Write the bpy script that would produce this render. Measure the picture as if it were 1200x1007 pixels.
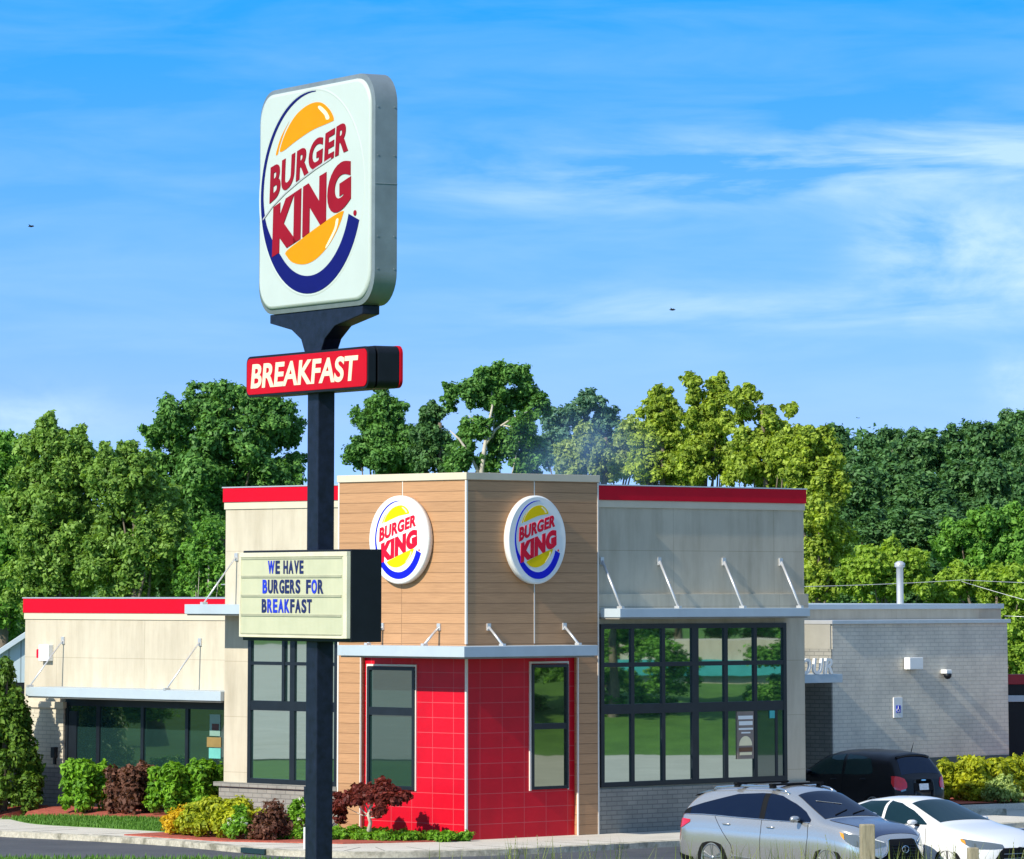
import bpy, bmesh, math, random
import numpy as np
from mathutils import Vector, Matrix

for o in list(bpy.data.objects):
    bpy.data.objects.remove(o)
sc = bpy.context.scene
COL = sc.collection
R = math.radians

# ------------------------------------------------------------------ camera
cam_d = bpy.data.cameras.new("camera")
cam = bpy.data.objects.new("camera", cam_d)
COL.objects.link(cam)
cam.location = (0, 0, 5.0)
cam.rotation_euler = (R(98), 0, 0)
cam_d.sensor_width = 36
cam_d.sensor_fit = 'HORIZONTAL'
cam_d.lens = 5635 * math.cos(R(8)) / 1200 * 36
cam_d.shift_y = -0.4977
cam_d.clip_start = 1
cam_d.clip_end = 6000
sc.camera = cam
sc.render.resolution_x, sc.render.resolution_y = 1024, 859

# ------------------------------------------------------------------ sun and sky
U = Vector((0.72176, 0.69214, 0))        # along the right front of the restaurant
V = Vector((-0.69214, 0.72176, 0))       # along its left front
CORNER = Vector((-0.924, 97.15, 0))
EL = R(34.5)
hs = -(U * math.cos(R(3)) + V * math.sin(R(3)))
SUN_DIR = Vector((hs.x * math.cos(EL), hs.y * math.cos(EL), math.sin(EL)))
sun_d = bpy.data.lights.new("sun", 'SUN')
sun_d.energy = 4.6
sun_d.angle = R(0.5)
sun_d.color = (1.0, 0.93, 0.80)
sun = bpy.data.objects.new("sun", sun_d)
sun.rotation_euler = (-SUN_DIR).to_track_quat('-Z', 'Y').to_euler()
sun.location = (-30, 40, 60)
COL.objects.link(sun)

world = bpy.data.worlds.new("World")
sc.world = world
world.use_nodes = True
wt = world.node_tree
wt.nodes.clear()
def wn(t, **k):
    n = wt.nodes.new(t)
    for a, b in k.items():
        setattr(n, a, b)
    return n
def wl(a, b): wt.links.new(a, b)
w_out = wn('ShaderNodeOutputWorld'); w_bg = wn('ShaderNodeBackground')
w_co = wn('ShaderNodeTexCoord')
# lift the looked-up direction a little: the photograph's sky is deep blue right down to a few degrees
w_map = wn('ShaderNodeMapping'); w_map.inputs['Scale'].default_value = (1, 1, 5.0); w_map.inputs['Location'].default_value = (0, 0, 0.10)
wl(w_co.outputs['Generated'], w_map.inputs['Vector'])
w_sky = wn('ShaderNodeTexSky', sky_type='NISHITA', sun_disc=False, sun_elevation=EL,
           sun_rotation=math.atan2(SUN_DIR.x, SUN_DIR.y), air_density=1.0, dust_density=0.6, ozone_density=2.0)
wl(w_map.outputs[0], w_sky.inputs['Vector'])
w_sep = wn('ShaderNodeSeparateXYZ'); wl(w_co.outputs['Generated'], w_sep.inputs[0])
# grade the sky by elevation: a deep, clean blue overhead and a pale blue at the tree tops
w_gr = wn('ShaderNodeValToRGB')
w_el = wn('ShaderNodeMapRange'); w_el.inputs['From Min'].default_value = 0.0; w_el.inputs['From Max'].default_value = 0.5
wl(w_sep.outputs[2], w_el.inputs['Value']); wl(w_el.outputs[0], w_gr.inputs[0])
stops = [(0.0, (0.38, 0.46, 0.60)), (0.07, (0.47, 0.52, 0.64)), (0.14, (0.42, 0.70, 0.88)), (0.25, (0.09, 0.85, 1.22)), (0.45, (0.84, 0.88, 0.88)), (1.0, (0.92, 0.88, 0.82))]
for q in stops[2:]: w_gr.color_ramp.elements.new(0.5)
for e, (p, c) in zip(w_gr.color_ramp.elements, stops): e.position = p; e.color = (c[0], c[1], c[2], 1)
w_mul = wn('ShaderNodeMixRGB', blend_type='MULTIPLY'); w_mul.inputs['Fac'].default_value = 1
wl(w_sky.outputs[0], w_mul.inputs['Color1']); wl(w_gr.outputs[0], w_mul.inputs['Color2'])
w_x3 = wn('ShaderNodeMixRGB', blend_type='MULTIPLY'); w_x3.inputs['Fac'].default_value = 1; w_x3.inputs['Color2'].default_value = (2.6, 2.6, 2.6, 1)
wl(w_mul.outputs[0], w_x3.inputs['Color1'])
# thin streaky cirrus, laid out by direction
w_m2 = wn('ShaderNodeMapping'); w_m2.inputs['Scale'].default_value = (16, 16, 95); w_m2.inputs['Rotation'].default_value = (0, R(2.0), 0)
w_m2.inputs['Location'].default_value = (0.35, 0, 2.1)
wl(w_co.outputs['Generated'], w_m2.inputs['Vector'])
w_n1 = wn('ShaderNodeTexNoise'); w_n1.inputs['Scale'].default_value = 1.0; w_n1.inputs['Detail'].default_value = 8; w_n1.inputs['Roughness'].default_value = 0.55; w_n1.inputs['Distortion'].default_value = 0.4
wl(w_m2.outputs[0], w_n1.inputs['Vector'])
w_r1 = wn('ShaderNodeValToRGB'); w_r1.color_ramp.elements[0].position = 0.40; w_r1.color_ramp.elements[1].position = 0.66
wl(w_n1.outputs[0], w_r1.inputs[0])
def w_math(op, a, b):
    n = wn('ShaderNodeMath', operation=op)
    for s, v in zip(n.inputs, (a, b)):
        if isinstance(v, (int, float)): s.default_value = v
        else: wl(v, s)
    return n.outputs[0]
# a long bank that thickens to the right, a second lower one, a faint veil elsewhere
def bank(z0, tilt, width, x0, xw, amount):
    zc = w_math('ADD', z0, w_math('MULTIPLY', w_sep.outputs[0], tilt))
    dz = w_math('DIVIDE', w_math('SUBTRACT', w_sep.outputs[2], zc), width)
    g = w_math('EXPONENT', w_math('MULTIPLY', w_math('MULTIPLY', dz, dz), -1.0), 0)
    mr = wn('ShaderNodeMapRange', interpolation_type='SMOOTHSTEP'); mr.inputs['From Min'].default_value = x0; mr.inputs['From Max'].default_value = x0 + xw
    wl(w_sep.outputs[0], mr.inputs['Value'])
    return w_math('MULTIPLY', w_math('MULTIPLY', g, mr.outputs[0]), amount)
w_m3 = wn('ShaderNodeMapping'); w_m3.inputs['Scale'].default_value = (38, 38, 75); w_m3.inputs['Location'].default_value = (3.1, 1.7, 0.4)
wl(w_co.outputs['Generated'], w_m3.inputs['Vector'])
w_n3 = wn('ShaderNodeTexNoise'); w_n3.inputs['Scale'].default_value = 1.0; w_n3.inputs['Detail'].default_value = 9; w_n3.inputs['Roughness'].default_value = 0.58; w_n3.inputs['Distortion'].default_value = 0.3
wl(w_m3.outputs[0], w_n3.inputs['Vector'])
w_r3 = wn('ShaderNodeValToRGB'); w_r3.color_ramp.elements[0].position = 0.34; w_r3.color_ramp.elements[1].position = 0.66
wl(w_n3.outputs[0], w_r3.inputs[0])
streaks = w_math('ADD', w_math('ADD', bank(0.085, 0.05, 0.0075, -0.06, 0.12, 1.05), bank(0.058, 0.0, 0.005, -0.03, 0.06, 0.5)), 0.14)
puffs = w_math('ADD', w_math('ADD', bank(0.070, 0.0, 0.013, 0.062, 0.022, 1.1), bank(0.034, 0.0, 0.0075, -0.070, -0.03, 0.8)), bank(0.042, 0.0, 0.006, 0.094, 0.01, 0.9))
fac = w_math('MINIMUM', w_math('ADD', w_math('MULTIPLY', streaks, w_r1.outputs[0]), w_math('MULTIPLY', puffs, w_r3.outputs[0])), 0.8)
w_mix = wn('ShaderNodeMixRGB'); w_mix.inputs['Color2'].default_value = (4.2, 5.9, 6.9, 1)
wl(fac, w_mix.inputs['Fac']); wl(w_x3.outputs[0], w_mix.inputs['Color1'])
wl(w_mix.outputs[0], w_bg.inputs['Color'])
w_bg.inputs['Strength'].default_value = 0.12
wl(w_bg.outputs[0], w_out.inputs['Surface'])

sc.view_settings.view_transform = 'Standard'
sc.view_settings.look = 'None'
sc.view_settings.exposure = 0.35
sc.view_settings.gamma = 1.0
sc.cycles.max_bounces = 6
sc.cycles.diffuse_bounces = 3
sc.cycles.glossy_bounces = 4
sc.cycles.transparent_max_bounces = 8

# ------------------------------------------------------------------ helpers
def tag(o, label=None, cat=None, group=None, kind=None):
    if label: o['label'] = label
    if cat: o['category'] = cat
    if group: o['group'] = group
    if kind: o['kind'] = kind
    return o

def empty(name, loc=(0, 0, 0), rz=0.0, parent=None):
    o = bpy.data.objects.new(name, None)
    o.location = loc
    o.rotation_euler = (0, 0, rz)
    o.empty_display_size = 0.3
    o.parent = parent
    COL.objects.link(o)
    return o

def link_mesh(name, me, mats, parent=None, loc=None, rz=None):
    if not isinstance(mats, (list, tuple)): mats = [mats]
    for m in mats: me.materials.append(m)
    o = bpy.data.objects.new(name, me)
    o.parent = parent
    if loc is not None: o.location = loc
    if rz is not None: o.rotation_euler = (0, 0, rz)
    COL.objects.link(o)
    return o

class MB:
    """collects simple solids and builds them as one mesh object"""
    def __init__(self):
        self.v = []; self.f = []; self.mi = []; self.cur = 0; self.sm = []; self.smooth = False
    def add(self, vs, fs):
        b = len(self.v)
        self.v += [tuple(p) for p in vs]
        for f in fs:
            self.f.append(tuple(b + i for i in f)); self.mi.append(self.cur); self.sm.append(self.smooth)
        return self
    def box(self, x0, x1, y0, y1, z0, z1):
        x0, x1 = min(x0, x1), max(x0, x1); y0, y1 = min(y0, y1), max(y0, y1); z0, z1 = min(z0, z1), max(z0, z1)
        return self.add([(x0,y0,z0),(x1,y0,z0),(x1,y1,z0),(x0,y1,z0),(x0,y0,z1),(x1,y0,z1),(x1,y1,z1),(x0,y1,z1)],
                        [(0,3,2,1),(4,5,6,7),(0,1,5,4),(1,2,6,5),(2,3,7,6),(3,0,4,7)])
    def bar(self, p, q, w, h, up=(0, 0, 1)):
        p, q = Vector(p), Vector(q); d = (q - p).normalized(); up = Vector(up)
        s = d.cross(up)
        if s.length < 1e-4: s = d.cross(Vector((1, 0, 0)))
        s.normalize(); t = s.cross(d)
        vs = []
        for c in (p, q):
            for a, b in ((-1,-1),(1,-1),(1,1),(-1,1)): vs.append(c + s * (a * w / 2) + t * (b * h / 2))
        return self.add(vs, [(0,1,2,3),(7,6,5,4),(0,4,5,1),(1,5,6,2),(2,6,7,3),(3,7,4,0)])
    def tube(self, pts, radii, n=8, cap=True):
        pts = [Vector(p) for p in pts]
        if not isinstance(radii, (list, tuple)): radii = [radii] * len(pts)
        s = None; vs = []; fs = []
        for i, p in enumerate(pts):
            d = (pts[min(i + 1, len(pts) - 1)] - pts[max(i - 1, 0)]).normalized()
            if s is None:
                s = d.orthogonal().normalized()
            s = (s - d * s.dot(d)).normalized(); t = d.cross(s)
            for k in range(n):
                a = 2 * math.pi * k / n
                vs.append(p + (s * math.cos(a) + t * math.sin(a)) * radii[i])
        for i in range(len(pts) - 1):
            for k in range(n):
                fs.append((i*n+k, i*n+(k+1)%n, (i+1)*n+(k+1)%n, (i+1)*n+k))
        if cap:
            fs.append(tuple(range(n - 1, -1, -1))); fs.append(tuple((len(pts)-1)*n + k for k in range(n)))
        return self.add(vs, fs)
    def lathe(self, prof, n=32, axis='y', c=(0, 0, 0)):
        """prof: (radius, along) pairs turned round an axis"""
        vs = []; fs = []
        for r, h in prof:
            for k in range(n):
                a = 2 * math.pi * k / n
                if axis == 'y': vs.append((c[0] + r*math.cos(a), c[1] + h, c[2] + r*math.sin(a)))
                elif axis == 'z': vs.append((c[0] + r*math.cos(a), c[1] + r*math.sin(a), c[2] + h))
        for i in range(len(prof) - 1):
            for k in range(n): fs.append((i*n+k, i*n+(k+1)%n, (i+1)*n+(k+1)%n, (i+1)*n+k))
        return self.add(vs, fs)
    def prism(self, poly, fn, d0, d1):
        """poly 2-D outline, fn(a, b, d) -> xyz, from depth d0 to d1"""
        n = len(poly)
        vs = [fn(a, b, d0) for a, b in poly] + [fn(a, b, d1) for a, b in poly]
        return self.add(vs, [tuple(range(n)), tuple(range(2*n-1, n-1, -1))] + [(i, n+i, n+(i+1)%n, (i+1)%n) for i in range(n)])
    def grid(self, rows, close=False):
        n = len(rows[0]); vs = [p for r in rows for p in r]; fs = []
        for i in range(len(rows) - 1):
            for k in range(n - 1 + (1 if close else 0)):
                fs.append((i*n+k, i*n+(k+1)%n, (i+1)*n+(k+1)%n, (i+1)*n+k))
        return self.add(vs, fs)
    def build(self, name, mats, parent=None, loc=None, rz=None, bevel=0.0, weld=False, recalc=True, seg=2):
        me = bpy.data.meshes.new(name)
        me.from_pydata(self.v, [], self.f)
        me.polygons.foreach_set('material_index', self.mi)
        me.polygons.foreach_set('use_smooth', self.sm)
        bm = bmesh.new(); bm.from_mesh(me)
        if weld: bmesh.ops.remove_doubles(bm, verts=bm.verts, dist=1e-4)
        if recalc: bmesh.ops.recalc_face_normals(bm, faces=bm.faces)
        if bevel > 0:
            es = [e for e in bm.edges if len(e.link_faces) == 2 and e.calc_face_angle(0) > 0.6]
            bmesh.ops.bevel(bm, geom=es, offset=bevel, segments=seg, affect='EDGES', profile=0.6, clamp_overlap=True)
        bm.to_mesh(me); bm.free()
        return link_mesh(name, me, mats, parent, loc, rz)

# ------------------------------------------------------------------ materials
class Mat:
    def __init__(self, name):
        self.m = bpy.data.materials.new(name); self.m.use_nodes = True
        self.t = self.m.node_tree; self.t.nodes.clear()
        self.out = self.n('ShaderNodeOutputMaterial'); self.b = self.n('ShaderNodeBsdfPrincipled')
        self.l(self.b.outputs[0], self.out.inputs['Surface'])
        self.co = self.n('ShaderNodeTexCoord')
    def n(self, t, **k):
        x = self.t.nodes.new(t)
        for a, b in k.items(): setattr(x, a, b)
        return x
    def l(self, a, b): self.t.links.new(a, b)
    def set(self, **k):
        for a, b in k.items():
            s = self.b.inputs[a.replace('_', ' ')]
            s.default_value = (*b, 1) if isinstance(b, tuple) and len(b) == 3 else b
        return self
    def noise(self, scale, detail=5, rough=0.6, vec=None, stretch=None):
        v = vec or self.co.outputs['Object']
        if stretch:
            mp = self.n('ShaderNodeMapping'); mp.inputs['Scale'].default_value = stretch
            self.l(v, mp.inputs['Vector']); v = mp.outputs[0]
        x = self.n('ShaderNodeTexNoise'); x.inputs['Scale'].default_value = scale
        x.inputs['Detail'].default_value = detail; x.inputs['Roughness'].default_value = rough
        self.l(v, x.inputs['Vector']); return x.outputs[0]
    def ramp(self, fac, stops):
        r = self.n('ShaderNodeValToRGB'); e = r.color_ramp.elements
        while len(e) < len(stops): e.new(0.5)
        for q, (p, c) in zip(e, stops): q.position = p; q.color = (*c, 1)
        self.l(fac, r.inputs[0]); return r.outputs[0]
    def mix(self, a, b, fac, mode='MIX'):
        x = self.n('ShaderNodeMixRGB', blend_type=mode)
        for s, val in (('Color1', a), ('Color2', b), ('Fac', fac)):
            if isinstance(val, tuple): x.inputs[s].default_value = (*val, 1)
            elif isinstance(val, (int, float)): x.inputs[s].default_value = val
            else: self.l(val, x.inputs[s])
        return x.outputs[0]
    def bump(self, h, strength=0.3, dist=0.01):
        x = self.n('ShaderNodeBump'); x.inputs['Strength'].default_value = strength; x.inputs['Distance'].default_value = dist
        self.l(h, x.inputs['Height']); self.l(x.outputs[0], self.b.inputs['Normal']); return x
    def base(self, c): self.l(c, self.b.inputs['Base Color']); return self
    def wallvec(self):
        """walls lie along local x or y: (x + y, z) serves both"""
        s = self.n('ShaderNodeSeparateXYZ'); self.l(self.co.outputs['Object'], s.inputs[0])
        a = self.n('ShaderNodeMath', operation='ADD'); self.l(s.outputs[0], a.inputs[0]); self.l(s.outputs[1], a.inputs[1])
        c = self.n('ShaderNodeCombineXYZ'); self.l(a.outputs[0], c.inputs[0]); self.l(s.outputs[2], c.inputs[1])
        return c.outputs[0]
    def brick(self, vec, w, h, c1, c2, mortar, msize=0.012, offset=0.5, bias=0.0):
        x = self.n('ShaderNodeTexBrick'); x.offset = offset
        x.inputs['Scale'].default_value = 1; x.inputs['Brick Width'].default_value = w; x.inputs['Row Height'].default_value = h
        x.inputs['Mortar Size'].default_value = msize; x.inputs['Mortar Smooth'].default_value = 0.2; x.inputs['Bias'].default_value = bias
        for s, val in (('Color1', c1), ('Color2', c2), ('Mortar', mortar)): x.inputs[s].default_value = (*val, 1)
        self.l(vec, x.inputs['Vector']); return x

def plain(name, c, rough=0.5, metal=0.0, var=0.12, scale=3.0, bump=0.0, coat=0.0, spec=0.5, stretch=None):
    M = Mat(name).set(Roughness=rough, Metallic=metal, Coat_Weight=coat, Specular_IOR_Level=spec)
    n = M.noise(scale, 6, 0.6, stretch=stretch)
    d = tuple(x * (1 - var) for x in c); e = tuple(min(1, x * (1 + var)) for x in c)
    M.base(M.ramp(n, [(0.3, d), (0.7, e)]))
    if bump: M.bump(M.noise(scale * 12, 4), bump, 0.01)
    return M.m

def stucco(name, c):
    M = Mat(name).set(Roughness=0.88, Specular_IOR_Level=0.25)
    big = M.noise(0.9, 5, 0.65, stretch=(1, 1, 0.8)); fine = M.noise(45, 3, 0.6); streak = M.noise(2.2, 5, 0.6, stretch=(1.6, 1.6, 0.25))
    col = M.ramp(big, [(0.3, tuple(x * 0.90 for x in c)), (0.7, tuple(x * 1.05 for x in c))])
    col = M.mix(col, (0.72, 0.70, 0.66), M.ramp(streak, [(0.42, (0, 0, 0)), (0.78, (0.75, 0.75, 0.75))]), 'MULTIPLY')
    # panel joints of the render
    br = M.brick(M.wallvec(), 3.1, 1.16, (1, 1, 1), (0.97, 0.97, 0.97), (0.70, 0.68, 0.64), 0.008, 0.0)
    col = M.mix(col, br.outputs[0], 0.8, 'MULTIPLY')
    M.base(col); M.bump(fine, 0.35, 0.006); return M.m

def brickwork(name, c1, c2, mortar):
    M = Mat(name).set(Roughness=0.82, Specular_IOR_Level=0.3)
    vec = M.wallvec()
    br = M.brick(vec, 0.30, 0.093, c1, c2, mortar, 0.010)
    patch = M.noise(1.3, 6, 0.7); fine = M.noise(30, 3)
    col = M.mix(br.outputs[0], M.ramp(patch, [(0.3, (0.80, 0.80, 0.80)), (0.7, (1.12, 1.10, 1.06))]), 1.0, 'MULTIPLY')
    M.base(col)
    inv = M.n('ShaderNodeMath', operation='SUBTRACT'); inv.inputs[0].default_value = 1; M.l(br.outputs[1], inv.inputs[1])
    add = M.n('ShaderNodeMath', operation='MULTIPLY_ADD'); add.inputs[1].default_value = 0.25
    M.l(fine, add.inputs[0]); M.l(inv.outputs[0], add.inputs[2])
    M.bump(add.outputs[0], 0.5, 0.010); return M.m

def boards(name, c):
    M = Mat(name).set(Roughness=0.55, Specular_IOR_Level=0.35)
    vec = M.wallvec()
    br = M.brick(vec, 1.93, 0.205, tuple(x * 0.94 for x in c), tuple(x * 1.07 for x in c), tuple(x * 0.64 for x in c), 0.008, 0.0)
    grain = M.noise(3.0, 7, 0.65, vec=vec, stretch=(0.6, 22, 1))
    M.base(M.mix(br.outputs[0], M.ramp(grain, [(0.3, (0.78, 0.74, 0.70)), (0.72, (1.12, 1.10, 1.06))]), 1.0, 'MULTIPLY'))
    inv = M.n('ShaderNodeMath', operation='SUBTRACT'); inv.inputs[0].default_value = 1; M.l(br.outputs[1], inv.inputs[1])
    M.bump(inv.outputs[0], 0.8, 0.012); return M.m

def tiles(name, c):
    M = Mat(name).set(Roughness=0.38, Specular_IOR_Level=0.25)
    vec = M.wallvec()
    br = M.brick(vec, 0.62, 0.302, tuple(x * 0.93 for x in c), c, (0.56, 0.085, 0.10), 0.007, 0.0)
    n = M.noise(1.7, 5, 0.6)
    M.base(M.mix(br.outputs[0], M.ramp(n, [(0.3, (0.86, 0.86, 0.86)), (0.7, (1.05, 1.0, 1.0))]), 1.0, 'MULTIPLY'))
    return M.m

def glass(name, tint=(0.012, 0.035, 0.034), mirror=0.22, wave=0.05, gcol=(0.60, 0.74, 0.66)):
    """dark tinted pane: part mirror, part dark body, slightly wavy"""
    M = Mat(name).set(Base_Color=tint, Roughness=0.05, Specular_IOR_Level=0.1 if 'car' in name else 0.35)
    g = M.n('ShaderNodeBsdfGlossy'); g.inputs['Roughness'].default_value = 0.012; g.inputs['Color'].default_value = (*gcol, 1)
    mx = M.n('ShaderNodeMixShader'); mx.inputs[0].default_value = mirror
    M.l(M.b.outputs[0], mx.inputs[1]); M.l(g.outputs[0], mx.inputs[2]); M.l(mx.outputs[0], M.out.inputs['Surface'])
    b = M.bump(M.noise(0.7, 2, 0.4), wave * 0.22, 0.05)
    M.l(b.outputs[0], g.inputs['Normal']); return M.m

def leafmat(name, dark, light, trans=0.35, gloss=0.5):
    M = Mat(name)
    M.t.nodes.remove(M.b)
    at = M.n('ShaderNodeAttribute', attribute_name='tone')
    col = M.ramp(at.outputs['Fac'], [(0.0, dark), (1.0, light)])
    d = M.n('ShaderNodeBsdfPrincipled'); d.inputs['Roughness'].default_value = 0.55; d.inputs['Specular IOR Level'].default_value = gloss * 0.6
    t = M.n('ShaderNodeBsdfTranslucent'); mx = M.n('ShaderNodeMixShader'); mx.inputs[0].default_value = trans
    M.l(col, d.inputs['Base Color'])
    tc = M.mix(col, (1.25, 1.2, 0.5), 1.0, 'MULTIPLY'); M.l(tc, t.inputs['Color'])
    M.l(d.outputs[0], mx.inputs[1]); M.l(t.outputs[0], mx.inputs[2]); M.l(mx.outputs[0], M.out.inputs['Surface'])
    return M.m

m = {}
m['stucco'] = stucco('cream stucco', (0.56, 0.505, 0.395))
m['wood'] = boards('tan composite boards', (0.48, 0.275, 0.145))
m['tile'] = tiles('red tiles', (0.62, 0.005, 0.022))
m['greybrick'] = brickwork('grey painted brick', (0.25, 0.25, 0.23), (0.29, 0.285, 0.26), (0.17, 0.17, 0.16))
m['palebrick'] = brickwork('pale painted brick', (0.68, 0.635, 0.54), (0.72, 0.67, 0.57), (0.56, 0.525, 0.45))
m['creambrick'] = brickwork('cream painted brick', (0.58, 0.53, 0.42), (0.62, 0.57, 0.45), (0.42, 0.39, 0.31))
m['darkpaint'] = plain('dark slate paint', (0.075, 0.105, 0.10), 0.6)
m['redmetal'] = plain('red coping metal', (0.58, 0.003, 0.020), 0.5, 0, 0.06, 2, spec=0.12)
m['redfluted'] = m['redmetal']
m['greymetal'] = plain('pale blue grey metal', (0.47, 0.55, 0.60), 0.42, 0.15, 0.06, 1.5)
m['steel'] = plain('brushed steel rod', (0.62, 0.63, 0.64), 0.35, 0.5, 0.05, 5)
m['bronze'] = plain('dark bronze frame', (0.012, 0.017, 0.024), 0.35, 0.2, 0.2, 3)
m['creamtrim'] = plain('cream trim', (0.62, 0.55, 0.42), 0.7, 0, 0.05, 2)
m['whitetrim'] = plain('white edge trim', (0.72, 0.68, 0.62), 0.5, 0, 0.05, 2)
m['shadegrey'] = plain('cream render with painted shade', (0.30, 0.29, 0.25), 0.85, 0, 0.1, 2)  # shade on the cream side panel, put into its colour as grey
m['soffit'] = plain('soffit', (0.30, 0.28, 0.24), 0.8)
m['roof'] = plain('roof membrane', (0.45, 0.45, 0.44), 0.9)
m['pane'] = glass('window glass')
m['pane2'] = glass('window glass clear green', (0.02, 0.05, 0.045), 0.55, 0.06, (0.84, 0.98, 0.90))
m['doorpane'] = glass('dark door glass', (0.006, 0.03, 0.045), 0.18, 0.03)
m['white'] = plain('white acrylic', (0.82, 0.83, 0.81), 0.3, 0, 0.03, 1.5)
m['signwhite'] = plain('white sign face', (0.49, 0.56, 0.53), 0.35, 0, 0.03, 1.5, spec=0.3)
m['yellow'] = plain('bun yellow', (0.72, 0.26, 0.002), 0.5, 0, 0.05, 2, spec=0.08)
m['bright_yellow'] = plain('bright bun yellow', (0.85, 0.60, 0.004), 0.5, 0, 0.05, 2, spec=0.08)
m['hilite'] = plain('bun highlight', (0.92, 0.80, 0.50), 0.35, 0, 0.03)
m['logored'] = plain('logo red', (0.27, 0.002, 0.012), 0.5, 0, 0.08, 2, spec=0.15)
m['brightred'] = plain('bright logo red', (0.70, 0.006, 0.035), 0.5, 0, 0.08, 2, spec=0.15)
m['logoblue'] = plain('logo blue', (0.003, 0.004, 0.12), 0.5, 0, 0.08, 2, spec=0.15)
m['brightblue'] = plain('bright logo blue', (0.005, 0.012, 0.55), 0.5, 0, 0.08, 2, spec=0.15)
m['greyline'] = plain('grey line', (0.42, 0.44, 0.46), 0.5)
m['galv'] = plain('galvanised sign edge', (0.20, 0.245, 0.265), 0.42, 0.3, 0.15, 3, bump=0.05)
m['poleblack'] = plain('blue black pole paint', (0.007, 0.010, 0.024), 0.42, 0.1, 0.6, 9, bump=0.15, spec=0.35)
m['signblack'] = plain('black sign housing', (0.005, 0.007, 0.011), 0.5, 0.0, 0.25, 4, spec=0.3)
m['bfred'] = plain('red sign face', (0.50, 0.003, 0.014), 0.5, 0, 0.08, 2, spec=0.12)
m['letcream'] = plain('cream lettering', (0.80, 0.70, 0.50), 0.4, 0, 0.04)
m['navy'] = plain('navy letter', (0.010, 0.014, 0.10), 0.4)
m['letblue'] = plain('blue letter', (0.012, 0.03, 0.55), 0.4)
m['rubber'] = plain('tyre rubber', (0.007, 0.007, 0.008), 0.85, spec=0.2)
m['blackplastic'] = plain('black plastic', (0.007, 0.008, 0.010), 0.7, spec=0.12)
m['alloy'] = plain('alloy', (0.38, 0.385, 0.39), 0.3, 0.8, 0.08)
m['chrome'] = plain('chrome', (0.7, 0.71, 0.72), 0.12, 1.0, 0.03)
m['redlens'] = plain('red lamp lens', (0.55, 0.008, 0.02), 0.12, 0, 0.15, 6, coat=0.6)
m['clearlens'] = glass('clear lamp lens', (0.10, 0.115, 0.115), 0.22, 0.1, (0.8, 0.85, 0.85))
m['amber'] = plain('amber lens', (0.75, 0.30, 0.02), 0.2, coat=0.5)
m['carglass'] = glass('car glass', (0.003, 0.006, 0.018), 0.05, 0.0, (0.45, 0.65, 0.95))
m['carglassteal'] = glass('teal car glass', (0.004, 0.015, 0.019), 0.06, 0.0, (0.5, 0.9, 0.95))
m['plate'] = plain('number plate', (0.70, 0.72, 0.74), 0.5, 0, 0.15, 20)
m['oldwood'] = plain('weathered post wood', (0.30, 0.26, 0.18), 0.9, 0, 0.35, 5, bump=0.4, stretch=(4, 4, 0.6))
m['bark'] = plain('grey brown bark', (0.16, 0.13, 0.095), 0.9, 0, 0.35, 4, bump=0.4, stretch=(3, 3, 0.6))
m['palebark'] = plain('pale bark', (0.50, 0.46, 0.38), 0.85, 0, 0.25, 4, bump=0.3)
m['postergrey'] = plain('poster', (0.24, 0.19, 0.16), 0.5)
def carpaint(name, c, metal, rough, coat=0.8):
    M = Mat(name).set(Base_Color=c, Metallic=metal, Roughness=rough, Coat_Weight=coat, Coat_Roughness=0.04, Specular_IOR_Level=0.3)
    n = M.noise(220, 2); M.base(M.ramp(n, [(0.35, tuple(x*0.95 for x in c)), (0.65, tuple(min(1, x*1.05) for x in c))])); return M.m
m['hoodreflection'] = carpaint('dark blue bonnet reflection', (0.030, 0.045, 0.105), 0.3, 0.25)  # dark blue reflection on the silver bonnet, painted in as colour
m['silverpaint'] = carpaint('silver paint', (0.52, 0.515, 0.50), 0.72, 0.24)
m['whitepaint'] = carpaint('white paint', (0.78, 0.79, 0.79), 0.0, 0.3)
m['blackpaint'] = carpaint('black paint', (0.002, 0.003, 0.007), 0.0, 0.35, 0.12)
def sheet(name, stops, scale, rough=0.9, bump=0.3, fine=60, crack=None):
    M = Mat(name).set(Roughness=rough, Specular_IOR_Level=0.25)
    a = M.noise(scale, 8, 0.65); f = M.noise(fine, 4, 0.7)
    col = M.mix(M.ramp(a, stops), M.ramp(f, [(0.3, (0.75, 0.75, 0.75)), (0.7, (1.2, 1.2, 1.2))]), 1.0, 'MULTIPLY')
    M.base(col); M.bump(f, bump, 0.01); return M.m
m['asphalt'] = sheet('asphalt', [(0.30, (0.040, 0.045, 0.055)), (0.42, (0.070, 0.076, 0.088)), (0.7, (0.100, 0.106, 0.118))], 0.45)
m['concrete'] = sheet('concrete', [(0.3, (0.52, 0.49, 0.42)), (0.7, (0.66, 0.62, 0.54))], 0.9, fine=35)
m['kerbstone'] = sheet('kerb concrete', [(0.38, (0.22, 0.21, 0.16)), (0.55, (0.50, 0.47, 0.38))], 2.6, fine=18, bump=0.6)
m['lotconcrete'] = sheet('parking concrete', [(0.3, (0.42, 0.41, 0.36)), (0.7, (0.54, 0.52, 0.46))], 0.5)
m['grass'] = sheet('grass', [(0.3, (0.055, 0.13, 0.02)), (0.7, (0.10, 0.21, 0.032))], 0.8, bump=0.6, fine=25)
m['mulch'] = sheet('red mulch', [(0.3, (0.26, 0.06, 0.045)), (0.7, (0.50, 0.13, 0.085))], 7, bump=0.9, fine=40)
m['whiteline'] = plain('road marking white', (0.62, 0.62, 0.60), 0.8, 0, 0.2, 6)
m['blueline'] = plain('road marking blue', (0.10, 0.16, 0.32), 0.8, 0, 0.2, 6)
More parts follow.
